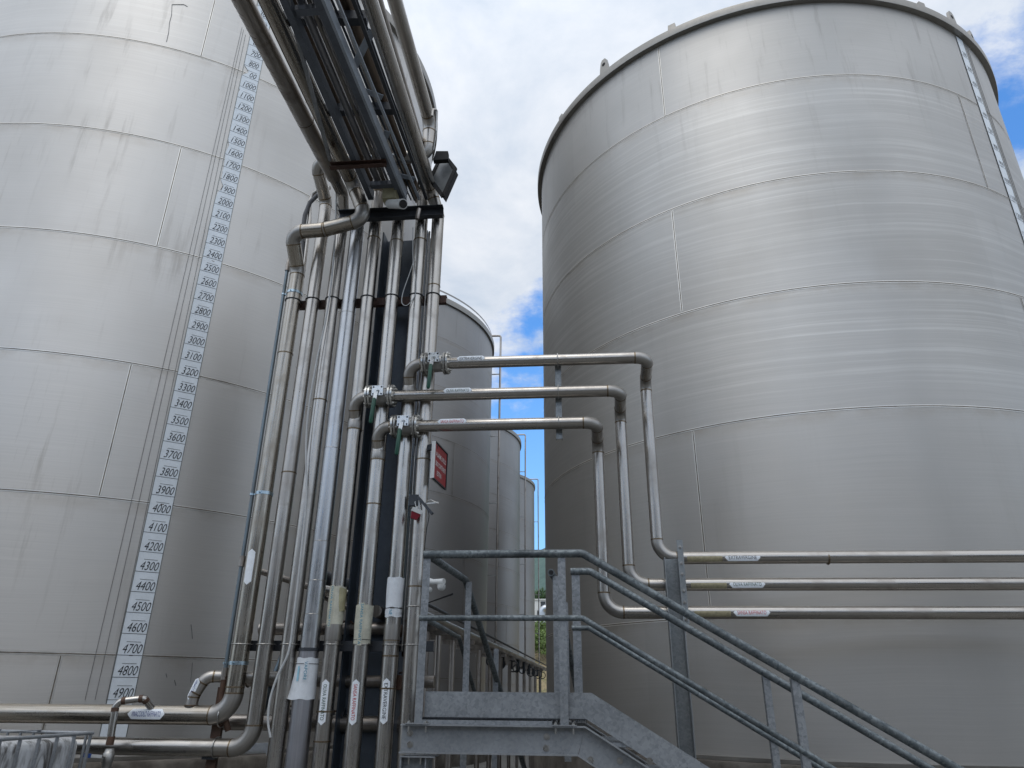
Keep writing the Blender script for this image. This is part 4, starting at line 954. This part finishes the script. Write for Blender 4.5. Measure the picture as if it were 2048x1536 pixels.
p = onY(832, 1026, 5.88); mt = Matrix.Translation(p) @ Matrix.Rotation(.35, 4, 'Y') @ Matrix.Rotation(.35, 4, 'Z')
build(MB().box((-.045, -.035, 0), (.045, .035, .035), mt), 'housing', 'plastic_white', al)
m = MB(); pts = [(-.042, -.032, -.001), (.042, -.032, -.001), (.042, .032, -.001), (-.042, .032, -.001), (-.026, -.02, -.055), (.026, -.02, -.055), (.026, .02, -.055), (-.026, .02, -.055)]
b = m.add([mt @ Vector(x) for x in pts])
for q_ in ((0, 1, 2, 3), (4, 7, 6, 5), (0, 4, 5, 1), (1, 5, 6, 2), (2, 6, 7, 3), (3, 7, 4, 0)): m.face([b + i for i in q_])
build(m, 'lens', 'alarm_red', al)
build(MB().tube([onY(832, 1014, 5.9), onY(830, 1004, 5.93), onY(838, 998, 5.95)], .004, 6), 'cord', 'cable_grey', al)
br = thing('mounting_bracket', 'tangle of dark clamps and bent bracket arms below the red sign', 'bracket', tuple(onY(845, 1005, 5.9)))
build(MB().box((*[c_ for c_ in (onY(820, 1005, 5.97).x, 5.93, onY(820, 1012, 5.95).z)],), (onY(838, 1000, 5.97).x, 5.96, onY(836, 990, 5.95).z)), 'plate', 'dark_steel', br)
build(MB().bar(onY(836, 994, 5.9), onY(865, 1028, 5.86), .018, .022), 'arm', 'dark_steel', br)
build(MB().bar(onY(848, 1008, 5.9), onY(876, 1005, 5.8), .012, .012), 'arm', 'clip_steel', br)
build(MB().band((RX['last'], YR, onY(845, 1010, YR).z), (0, 0, 1), .056, .03, .004, 30), 'clamp', 'dark_steel', br)
build(MB().tube([onY(855, 1002, 5.84), onY(862, 1000, 5.82), onY(877, 1007, 5.8)], .005, 6), 'rod', 'clip_steel', br)
# white dome camera behind the platform's corner post
wc = thing('dome_camera', 'white wall camera with a small hanging dome behind the platform corner', 'camera', tuple(onY(858, 1170, 5.9)))
p = onY(852, 1168, 5.92)
build(MB().tube([onY(851, 1160, 5.9), onY(866, 1164, 5.85), onY(888, 1163, 5.8)], [.026, .022, .024], 16), 'arm', 'plastic_white', wc)
c_ = onY(883, 1173, 5.8); build(MB().tube([c_ + Vector((0, 0, .012)), c_ + Vector((0, 0, -.012)), c_ + Vector((0, 0, -.026)), c_ + Vector((0, 0, -.034))], [.034, .033, .022, .006], 18), 'dome', 'plastic_white', wc)
build(MB().sphere(onY(858, 1180, 5.9), .028, 12, (1, 1, .9)), 'joint', 'plastic_white', wc)
tag(build(MB().tube([onY(847, 1209, 5.95), onY(905, 1188, 5.7)], [.004, .008], 8), 'rod', 'rubber_black'), 'thin black rod poking out behind the platform corner post', 'rod')

# ================================================================= PLATFORM AND STAIRS
YS = 4.90
st = thing('access_platform', 'galvanised steel crossover platform with handrails and descending stairs', 'platform', (-.5, YS, 0))
def SP(px, py): return onY(px, py, YS)
zrl = SP(1000, 1108).z; zmid = SP(1000, 1236).z; xL = SP(852, 1108).x + .01; xB = SP(1165, 1108).x; xPost = SP(1130, 1300).x
zdk = SP(980, 1450).z
e = SP(1904, 1532); sl = (e.z - zrl) / (e.x - xB)
xend = 3.3
YF = YS + .78
# near handrail
def rail(pts, r, nm='handrail', bend=.06):
    pth, _ = fillet(pts, bend); return build(MB().tube(pth, r * 1.22, 20), nm, 'galvanised_rail', st)
rail([(xL - .025, YS, zrl), (xB, YS, zrl), (xend, YS, zrl + sl * (xend - xB))], .0225)
em = SP(1545, 1480); 
xB2 = SP(1165, 1236).x
rail([(xL - .03, YS, zmid), (xB2, YS, zmid), (xend, YS, zmid + sl * (xend - xB2))], .0155, 'mid_rail')
# far handrail of the stair
p0 = onY(1141, 1143, YF)
rail([(p0.x, YF, zrl), (onY(1180, 1143, YF).x, YF, zrl), (xend, YF, zrl + sl * (xend - onY(1180, 1143, YF).x))], .0225)
zmf = onY(1150, 1256, YF).z
rail([(p0.x, YF, zmf), (onY(1178, 1256, YF).x, YF, zmf), (xend, YF, zmf + sl * (xend - onY(1178, 1256, YF).x))], .0155, 'mid_rail')
def post(x, y, z0, z1, w_=.05, nm='post'):
    m = MB(); t = .005
    m.box((x - w_ / 2, y - t / 2 + .0, z0), (x + w_ / 2, y + t / 2, z1)); m.box((x - w_ / 2, y + t / 2 + .0005, z0), (x - w_ / 2 + t, y + w_, z1))
    return build(m, nm, 'galvanised', st)
post(xL + .0, YS + .0, zdk + .006, zrl - .026)
post(xPost - .012, YS, zdk + .006, zrl - .02, .052)
pf = onY(1155, 1200, YF).x
post(pf - .01, YF, zdk, zrl - .02, .062)
for x_, y_, zt0 in ((onY(1588, 1362, YS).x, YS, zrl), (onY(1531, 1366, YF).x, YF, zrl)):
    xb = xB if y_ == YS else onY(1180, 1143, YF).x
    z1_ = zt0 + sl * (x_ - xb) - .022; post(x_ + .01, y_, z1_ - 1.15, z1_, .048)
# base plates and bolts
for x in (xL, xPost - .012):
    build(MB().box((x - .075, YS - .035, zdk + .000), (x + .075, YS + .06, zdk + .0055)), 'base_plate', 'galvanised_dull', st)
    for dx in (-.055, .055):
        build(MB().hexbolt((x + dx, YS - .015, zdk + .006), (0, 0, 1), .010, .008), 'bolt', 'clip_steel', st)
        build(MB().tube([(x + dx, YS - .015, zdk - .012), (x + dx, YS - .015, zdk - .045)], .006, 8), 'bolt', 'clip_steel', st)
# toe plate with its turn down along the stair
zt0 = SP(1000, 1384).z; zt1 = SP(1000, 1436).z; xT = SP(1183, 1385).x; xT2 = SP(1172, 1441).x
xl_ = xL + .03
toe = [(xl_, zt1), (xT2, zt1), (xend, zt1 + sl * (xend - xT2)), (xend, zt0 + sl * (xend - xT)), (xT, zt0), (xl_, zt0)]
build(MB().prism([(x, YS + .036, z) for x, z in toe], (0, .005, 0)), 'toe_plate', 'galvanised', st)
build(MB().prism([(x, YF - .02, z) for x, z in [(xl_ + .9, zt1), (xT2, zt1), (xend, zt1 + sl * (xend - xT2)), (xend, zt0 + sl * (xend - xT)), (xT, zt0), (xl_ + .9, zt0)]], (0, .005, 0)), 'toe_plate', 'galvanised', st)
# grating deck
gm = MB(); gx0, gx1 = xl_ - .02, xPost - .09; gy0, gy1 = YS + .0, 6.0
gm.box((gx0, gy0, zdk + .001), (gx1, gy0 + .004, zdk + .026)); gm.box((gx0, YF, zdk + .001), (gx1, YF + .004, zdk + .026))
build(gm, 'grating_edge', 'galvanised', st)
gm = MB(); x = gx0
while x < xB:
    gm.box((x, gy0 + .006, zdk + .012), (x + .003, YF - .004, zdk + .034)); x += .03
y = gy0 + .02
while y < YF: gm.box((gx0, y, zdk + .0345), (xB, y + .004, zdk + .038)); y += .03
build(gm, 'grating', 'dark_steel', st)
# near landing beam + stringer as a channel, kinked
zbt = zdk; zbb = SP(980, 1509).z; xk = SP(1170, 1456).x; xk2 = SP(1156, 1515).x
x00 = SP(803, 1447).x
fl_w = .055
def stringer(y, sgn):
    wb = [(x00, zbb), (xk2, zbb), (xk, zbt), (x00, zbt)]
    build(MB().prism([(x, y + .028, z) for x, z in wb], (0, .007, 0)), 'landing_beam', 'galvanised_dull', st)
    build(MB().prism([(x, y + .028, z) for x, z in [(xk2 + .003, zbb), (xend, zbb + sl * (xend - xk2)), (xend, zbt + sl * (xend - xk)), (xk + .003, zbt)]], (0, .007, 0)), 'stringer', 'galvanised_dull', st)
    for (z, xk_, nm) in ((zbt, xk, 'top_flange'), (zbb, xk2, 'bottom_flange')):
        t = .008; m = MB()
        up_ = -t if nm == 'top_flange' else t
        m.prism([(x00, y - .028, z), (xk_, y - .028, z), (xend, y - .028, z + sl * (xend - xk_)), (xend, y - .028, z + sl * (xend - xk_) + up_), (xk_, y - .028, z + up_), (x00, y - .028, z + up_)], (0, .0555, 0))
        build(m, nm, 'galvanised_dull', st)
stringer(YS, 1); stringer(YF, -1)
for (x, y) in ((818, 1467), (818, 1490), (1093, 1474), (1092, 1497), (1181, 1521), (1240, 1522), (1300, 1523)):
    p = SP(x, y); build(MB().hexbolt((p.x, YS + .0278, p.z), (0, -1, 0), .013, .010), 'bolt', 'clip_steel', st)
# treads of the near flight
x = xk + .12
while x < xend - .1:
    z = zbt + sl * (x - xk) - .02
    m = MB(); m.box((x, YS + .040, z - .03), (x + .004, YF - .03, z + .004)); m.box((x + .24, YS + .040, z - .03), (x + .244, YF - .03, z + .004))
    yy = YS + .05
    while yy < YF - .04: m.box((x + .0045, yy, z - .025), (x + .2395, yy + .004, z)); yy += .045
    build(m, 'tread', 'galvanised', st); x += .29
# support leg under the landing's left end (I section)
m = MB(); xa_, xb_ = SP(803, 1520).x, SP(862, 1520).x
zl_ = zbb - .014
m.box((xa_, YS - .05, zl_ - .006), (xb_ + .03, YS + .12, zl_)); build(m, 'cap_plate', 'galvanised_dull', st)
m = MB(); m.box((xa_ + .01, YS + .10, 0), (xb_ - .01, YS + .106, zl_ - .0065)); m.box((xa_, YS - .04, 0), (xa_ + .008, YS + .0995, zl_ - .0065)); m.box((xb_ - .03, YS - .04, 0), (xb_ - .022, YS + .0995, zl_ - .0065)); m.box((xa_ + .0085, YS + .02, 0), (xb_ - .0305, YS + .026, zl_ - .0065))
build(m, 'leg', 'galvanised', st)
for xx in (xa_ + .05, xb_ - .06): build(MB().tube([(xx, YS - .02, zl_ - .006), (xx, YS - .02, zl_ - .045)], .007, 8), 'bolt', 'clip_steel', st)
build(MB().box((2.9, YS + .03, 0), (2.96, YF, .6)), 'leg', 'galvanised', st)
# rails running away: left side
Pn = Vector((xL + .0, YS, zrl)); Pk = onZ(931, 1160, zrl); Pd = Vector((-.86, 7.75, 1.55)); Pd = onY(1003, 1390, 7.7)
pd2 = Pk + (Pd - Pk) * 1.9
rail([Pn, Pk, pd2], .0225, 'handrail', .05)
Mk = onZ(918, 1275, zmid); rail([Vector((xL, YS, zmid)), Mk, onY(950, 1388, 7.5) + (onY(950, 1388, 7.5) - Mk) * .6], .0155, 'mid_rail', .04)
p = onY(935, 1250, Pk.y); post(p.x + .005, Pk.y - .03, .9, zrl - .02, .05)
p = onY(992, 1330, Pd.y - .25); post(p.x - .0, Pd.y - .25, .4, p.z + .15, .05)
# rails running away: right side, open tube end facing the camera
Pa = onZ(1102, 1145, zrl); dr = (Pd - Pk).normalized()
qk = Pa + Vector((.02, .32, 0)); rail([Pa, qk, qk + dr * 2.6], .0225, 'handrail', .05)
build(MB().tube([Pa + Vector((0, -.0006, 0)), Pa + Vector((0, -.0016, 0))], .019, 18), 'open_end', 'rubber_black', st)
post(onY(1116, 1250, Pa.y + .03).x - .01, Pa.y + .03, zdk, zrl - .022, .052)
post(onY(1133, 1250, Pa.y + .5).x - .01, Pa.y + .5, zdk - .3, zrl - .17, .052)
build(MB().box((xl_, YF + .02, zdk - .16), (xl_ + .008, Pk.y, zt0)), 'side_beam', 'galvanised_dull', st)
build(MB().prism([(Pa.x + .02, YF + .03, zdk - .16), (Pa.x + .02, Pk.y, zdk - .16), (Pa.x + .02, Pk.y, zt0), (Pa.x + .02, YF + .03, zt0)], (.008, 0, 0)), 'side_beam', 'galvanised_dull', st)

# ================================================================= BACKGROUND PIPE RUNS
wk = thing('pipe_trestle', 'long low pipe trestle running away along the row of tanks', 'pipe rack', (-1.6, 12, 0))
ZW = 2.22
a = onZ(855, 1236, ZW); b = onZ(1088, 1337, ZW)
a2 = a; d = (b - a); far_ = a + d * 1.08
for dx, dz, r, mt in ((0, 0, .045, 'pipe_grimy'), (-.16, .02, .045, 'pipe_grimy'), (-.02, .12, .016, 'dark_steel'), (-.32, .0, .05, 'pipe_grimy')):
    build(MB().tube([a + Vector((dx, -.6, dz)), far_ + Vector((dx, 0, dz))], r, 14), 'tube', mt, wk)
n_ = 13
for i in range(n_):
    t = (i + .2) / n_; p = a + d * (t ** 1.35)
    build(MB().tube([(p.x - .02, p.y + .03, 0), (p.x - .02, p.y + .03, ZW - .11)], .032, 14), 'post', 'pipe_grimy', wk)
    build(MB().box((p.x - .42, p.y - .002, ZW - .10), (p.x + .07, p.y + .062, ZW - .052)), 'crossbar', 'pipe_grimy', wk)
rr = random.Random(4)
for i in range(9):
    t = .3 + .7 * i / 9; p = a + d * t
    m = MB(); m.ring((p.x + rr.uniform(-.05, .05), p.y, ZW - .2), (rr.uniform(-.3, .3), 1, 0), rr.uniform(.05, .10), .012, 20, 6)
    m.cyl((p.x, p.y, ZW - .25), (p.x, p.y, ZW), .03, 10)
    build(m, 'tap', 'dark_steel', wk)
# low header pipes behind the risers
def low(label, pts, r, mt='pipe_grimy', bend=.1, nm='header_pipe', rings=()):
    path, bd = fillet(pts, bend); o = thing(nm, label, 'pipe', tuple(min(path, key=lambda p: p.z)), 'header pipes behind the risers')
    build(MB().tube(path, r, 22), 'tube', mt, o)
    for x in rings: build(MB().ring((x, pts[0][1], pts[0][2]), (1, 0, 0), r + .004, .006, 24, 8), 'weld_ring', 'weld_dark', o)
    return o
z = onY(640, 1258, 6.35).z
low('brownish horizontal header behind the left risers at bracket height', [(-2.80, 6.35, z), (-1.62, 6.28, z)], .052, 'pipe_grimy', rings=(-2.78, -2.76))
z = onY(640, 1362, 6.35).z
low('horizontal header with a weld-ringed end behind the risers, below the bracket row', [(-3.05, 6.37, z), (-1.22, 6.30, z)], .048, 'pipe_grimy', rings=(-2.9, -2.85, -1.95))
z = onY(560, 1445, 6.35).z
low('lowest header pipe behind the risers, level with the left runs', [(-3.0, 6.3, z), (-1.25, 6.30, z)], .062, 'pipe_grimy', rings=(-2.3, -2.28))
A = onY(520, 1142, 6.3); B = onY(700, 1200, 6.55)
low('thin header slanting down behind the second and third risers', [A, B, B + (B - A) * .4], .028, 'pipe_grimy')
A = onY(640, 1155, 6.5); B = onY(705, 1178, 6.8)
low('stubby dark header behind the lagged steam riser', [A, B + (B - A) * .3], .075, 'dark_steel')
low('pale header elbow turning right behind the steam riser', [onY(640, 1178, 6.45), onY(690, 1188, 6.5), onY(720, 1215, 6.6)], .045, 'pipe_bright')
low('third thin slanting header behind the olive riser', [onY(640, 1190, 6.5), onY(712, 1224, 6.75)], .025, 'pipe_grimy')
low('pale plastic drain elbow at the bottom behind the third riser', [onY(480, 1498, 6.4), onY(525, 1496, 6.4), onY(540, 1496, 6.4), onY(548, 1530, 6.4)], .040, 'white_wrap', .05)
low('grey diagonal drain pipe behind the second riser', [onY(572, 1300, 6.45), onY(540, 1380, 6.4), onY(520, 1430, 6.4)], .035, 'conduit_grey')
low('rusty tap pipe behind the right riser', [onY(790, 1260, 6.3), onY(800, 1262, 6.0 + .1), onY(806, 1262, 6.25), onY(812, 1310, 6.3)], .05, 'rust_brown', .06)
low('round rusty flange pipe beside the dark column', [onY(795, 1365, 6.05), onY(812, 1366, 6.2), onY(830, 1368, 6.25)], .055, 'rust_brown', .04)
def hwheel(label, px, py, Y, R):
    c = onY(px, py, Y); o = thing('gate_valve', label, 'valve', tuple(c), 'valves behind the risers')
    build(MB().tube([c + Vector((-.07, 0, 0)), c + Vector((-.055, 0, 0)), c + Vector((-.054, 0, 0)), c + Vector((.054, 0, 0)), c + Vector((.055, 0, 0)), c + Vector((.07, 0, 0))], [R, R, .05, .05, R, R], 26), 'body', 'dark_steel', o)
    build(MB().ring(c + Vector((0, -.08, .02)), (0, 1, .3), .06, .007, 24, 8), 'handwheel', 'rust_brown', o)
hwheel('dark flanged valve between the steam and olive risers, upper', 700, 1262, 6.35, .085)
hwheel('dark flanged valve between the third and fourth risers at the bottom', 585, 1432, 6.35, .085)
hwheel('dark flanged valve beside the cream-labelled riser at the bottom', 675, 1442, 6.35, .10)
hwheel('dark flanged valve right of the white-wrapped riser', 812, 1262, 6.35, .08)
hwheel('rusty flanged valve right of the dark column at sticker height', 808, 1366, 6.3, .085)
# bracket post under the left runs
bp = thing('pipe_support', 'short rusty steel post under the left horizontal pipes', 'post', (-2.93, 6.1, 0))
build(MB().box((-2.965, 6.065, 0), (-2.885, 6.10, 1.62)), 'post', 'rust_brown', bp); build(MB().box((-2.975, 6.0, 1.10), (-2.875, 6.064, 1.125)), 'shelf', 'dark_steel', bp)

# small rusty sampling pipe with ball valve at the lower left
sm_z = [onY(216, 1536, 5.83), onY(219, 1490, 5.83), onY(229, 1420, 5.83), onY(243, 1404, 5.84), onY(288, 1397, 5.88), onY(299, 1404, 5.93), onY(300, 1416, 5.98)]
sp = thing('sampling_pipe', 'narrow rust-ringed hook pipe in front of the two left pipes', 'pipe', tuple(sm_z[0]))
pth, bd = fillet([sm_z[1], sm_z[2] + Vector((0, 0, .06)), Vector((sm_z[4].x, 5.88, sm_z[4].z)), Vector((sm_z[4].x + .04, 5.97, sm_z[4].z - .08))], [.06, .03])
build(MB().tube(pth, .027, 20), 'tube', 'pipe_bright', sp)
for (s0, t0, s1, t1, arc) in bd:
    for p_, t_ in ((s0, t0), (s1, t1)): build(MB().band(p_, t_, .0275, .03, .001, 20), 'rust_ring', 'rust_brown', sp)
build(MB().band(sm_z[1] + Vector((.0, 0, .03)), (0, 0, 1), .0275, .06, .001, 20), 'rust_ring', 'rust_brown', sp)
vv = thing('ball_valve', 'small grey threaded ball valve with a flat lever, below the rust-ringed hook pipe', 'valve', tuple(onY(216, 1520, 5.83)))
c_ = onY(217, 1512, 5.83)
build(MB().tube([c_ + Vector((0, 0, z_)) for z_ in (.05, .025, .02, -.04, -.05, -.12)], [.030, .036, .042, .042, .036, .034], 8), 'body', 'valve_cast', vv)
build(MB().tube([c_ + Vector((-.01, -.04, 0)), c_ + Vector((-.012, -.065, 0))], .012, 6), 'stem_nut', 'valve_steel', vv)
build(MB().bar(c_ + Vector((-.01, -.062, 0)), c_ + Vector((-.16, -.062, .006)), .006, .022), 'lever', 'cable_grey', vv)
build(MB().bar(c_ + Vector((-.10, -.062, .004)), c_ + Vector((-.17, -.062, .007)), .010, .028), 'lever_sleeve', 'blue_plastic', vv)

# ================================================================= IBC CONTAINER lower left
zi = 1.30
cA = onZ(186, 1466, zi); far_l = onZ(0, 1462, zi); near_r = onZ(0, 1494, zi)
ux = (far_l - cA).normalized(); uy = Vector((-ux.y, ux.x, 0)); 
if uy.y > 0: uy = -uy
ib = thing('bulk_container', 'stained white bulk container in a galvanised tube cage', 'container', (cA.x + ux.x * .5 + uy.x * .6, cA.y + ux.y * .5 + uy.y * .6, 0))
def I(u, v, z): return cA + ux * u + uy * v + Vector((0, 0, z - zi))
def rbox(u0, u1, v0, v1, z0, z1, r=.07, n=5):
    m = MB(); cs = []
    for (cu, cv, a0) in ((u1 - r, v1 - r, 0), (u0 + r, v1 - r, 90), (u0 + r, v0 + r, 180), (u1 - r, v0 + r, 270)):
        for i in range(n + 1): a = math.radians(a0 + 90 * i / n); cs.append((cu + r * math.cos(a), cv + r * math.sin(a)))
    mu, mv = (u0 + u1) / 2, (v0 + v1) / 2; rows = []
    for s_, z in ((.95, z0), (1, z0 + .05), (1, z1 - .06), (.985, z1 - .025), (.93, z1)): rows.append(m.add([I(mu + (a - mu) * s_, mv + (b - mv) * s_, z) for a, b in cs]))
    N = len(cs)
    for i in range(len(rows) - 1):
        for j in range(N): k = (j + 1) % N; m.face((rows[i] + j, rows[i] + k, rows[i + 1] + k, rows[i + 1] + j), None, True)
    m.face([rows[-1] + j for j in range(N)]); m.face([rows[0] + j for j in range(N)][::-1]); return m
build(rbox(.03, 1.17, .03, .97, .14, zi - .025, .10), 'bottle', 'container_plastic', ib)
cg = MB(); r_t = .012
loop = [I(0, 0, zi), I(1.2, 0, zi), I(1.2, 1.0, zi), I(0, 1.0, zi)]
for i in range(4): cg.tube([loop[i], loop[(i + 1) % 4]], r_t, 10)
build(cg, 'top_rail', 'galvanised_dull', ib)
for k_ in range(7):
    v = .02 + .96 * k_ / 6; build(MB().bar(I(0, v, .14), I(0, v, zi), .022, .010), 'cage_bar', 'galvanised_dull', ib)
for k_ in range(11):
    u = .05 + 1.12 * k_ / 10
    for v in (0, 1.0): build(MB().tube([I(u, v, .14), I(u, v, zi)], .010, 8), 'cage_bar', 'galvanised_dull', ib)
for z in (.15, .45, .75, 1.02):
    for i in range(4): build(MB().tube([loop[i] + Vector((0, 0, z - zi)), loop[(i + 1) % 4] + Vector((0, 0, z - zi))], .010, 8), 'cage_hoop', 'galvanised_dull', ib)
build(MB().prism([I(0, 0, .0), I(1.2, 0, .0), I(1.2, 1.0, .0), I(0, 1.0, .0)], (0, 0, .13)), 'pallet', 'dark_steel', ib)
for u in (.45, .8): build(MB().bar(I(u, 0, zi + .012), I(u, 1.0, zi + .012), .035, .006), 'top_strap', 'galvanised_dull', ib)

# ================================================================= DISTANCE
def cloud(name, label, cat, base, h, R, n, leaf, mat, trunk=True, squash=1.0):
    t = thing(name, label, cat, base)
    b = Vector(base); rr = random.Random(int(abs(base[0]) * 100) + n)
    if trunk:
        build(MB().tube([b, b + Vector((.1, 0, h * .35)), b + Vector((0, .1, h * .7))], [.16 * R / 2, .11 * R / 2, .04], 8), 'trunk', 'bark', t)
    m = MB(); lobes = [(b + Vector((rr.uniform(-R, R) * .55, rr.uniform(-R, R) * .55, h * rr.uniform(.45, .92) * squash)), R * rr.uniform(.3, .55)) for _ in range(9)]
    for i in range(n):
        c, lr = rr.choice(lobes); v = Vector((rr.gauss(0, 1), rr.gauss(0, 1), rr.gauss(0, 1))).normalized() * lr * rr.uniform(.6, 1.08); p = c + v
        a = Vector((rr.uniform(-1, 1), rr.uniform(-1, 1), rr.uniform(-1, 1))).normalized(); c2 = a.orthogonal().normalized(); s_ = leaf * rr.uniform(.6, 1.3)
        m.face([m.add([p - a * s_, p + c2 * s_ * .5, p + a * s_, p - c2 * s_ * .5]) + k for k in range(4)])
    build(m, 'crown', mat, t); return t
def dist(px, py, Y): return onY(px, py, Y)
# building: white with dark window and duct
Yb = 88.0; pbz = dist(1080, 1240, Yb).z; ptz = dist(1080, 1200, Yb).z; xb0 = dist(1066, 1220, Yb).x
bu = thing('white_building', 'small white building on the bank seen in the gap between the tanks', 'building', (xb0 + 4, Yb, pbz - 1))
build(MB().box((xb0, Yb, pbz - 2), (xb0 + 9, Yb + 6, ptz)), 'wall', 'building_white', bu)
build(MB().box((xb0 - .15, Yb - .15, ptz + .002), (xb0 + 9.15, Yb + 6.15, ptz + .12)), 'roof', 'building_white', bu)
wx = dist(1086, 1208, Yb).x
build(MB().box((wx - .28, Yb - .04, dist(1086, 1216, Yb).z), (wx + .28, Yb + .0 - .002, dist(1086, 1203, Yb).z)), 'window', 'window_dark', bu)
build(MB().box((xb0 + .5, Yb - .04, dist(1086, 1236, Yb).z), (xb0 + 1.0, Yb - .002, dist(1086, 1221, Yb).z)), 'door', 'window_dark', bu)
q0 = dist(1084, 1236, Yb - .6); m_, _ = fillet([q0 + Vector((0, 0, -1)), Vector((q0.x, q0.y, dist(1086, 1218, Yb).z)), Vector((q0.x + 2.5, q0.y, dist(1086, 1216, Yb).z))], .5)
build(MB().tube(m_, .42, 16), 'duct', 'duct_zinc', bu)
p = dist(1082, 1205, 94.0); cloud('tree', 'dark green tree showing above the white building in the gap', 'tree', (p.x, 94, bankh(p.x, 94)), dist(1082, 1190, 94).z - bankh(p.x, 94), 1.9, 2600, .16, 'leaf_dark')
cloud('tree', 'tree mostly hidden behind the left background tanks', 'tree', (-9, 97, bankh(-9, 97)), 6.0, 3.0, 1800, .25, 'leaf_dark')
for i, (px, py, Yq, R) in enumerate(((1076, 1285, 76, 1.5), (1088, 1280, 78, 1.8), (1098, 1284, 77, 1.5), (1083, 1262, 81, 1.6))):
    p = dist(px, py, Yq); zb0 = bankh(p.x, Yq)
    cloud('shrub', ['light green shrub lowest at the left of the gap', 'light green shrub in the middle of the gap on the bank', 'light green shrub at the right of the gap beside the tank', 'topmost light green shrub just below the white building'][i], 'shrub', (p.x, Yq, zb0), max(1.6, dist(px, py - 22, Yq).z - zb0), R, 1500, .13, 'leaf_light', False)
# other plant buildings and tanks across the yard, behind the viewpoint
wh = thing('warehouse', 'long grey warehouse across the yard behind the viewpoint', 'building', (0, -17, 0))
build(MB().box((-34, -24, 0), (30, -12.5, 7.4)), 'wall', 'yard_wall', wh)
build(MB().prism([(-34.4, -24.4, 7.405), (-34.4, -12.1, 7.405), (-34.4, -18.5, 9.0)], (64.8, 0, 0)), 'roof', 'yard_roof', wh)
for i in range(5): build(MB().box((-24 + i * 10, -12.49, 0), (-20 + i * 10, -12.45, 4.4)), 'door', 'roof_panel', wh)
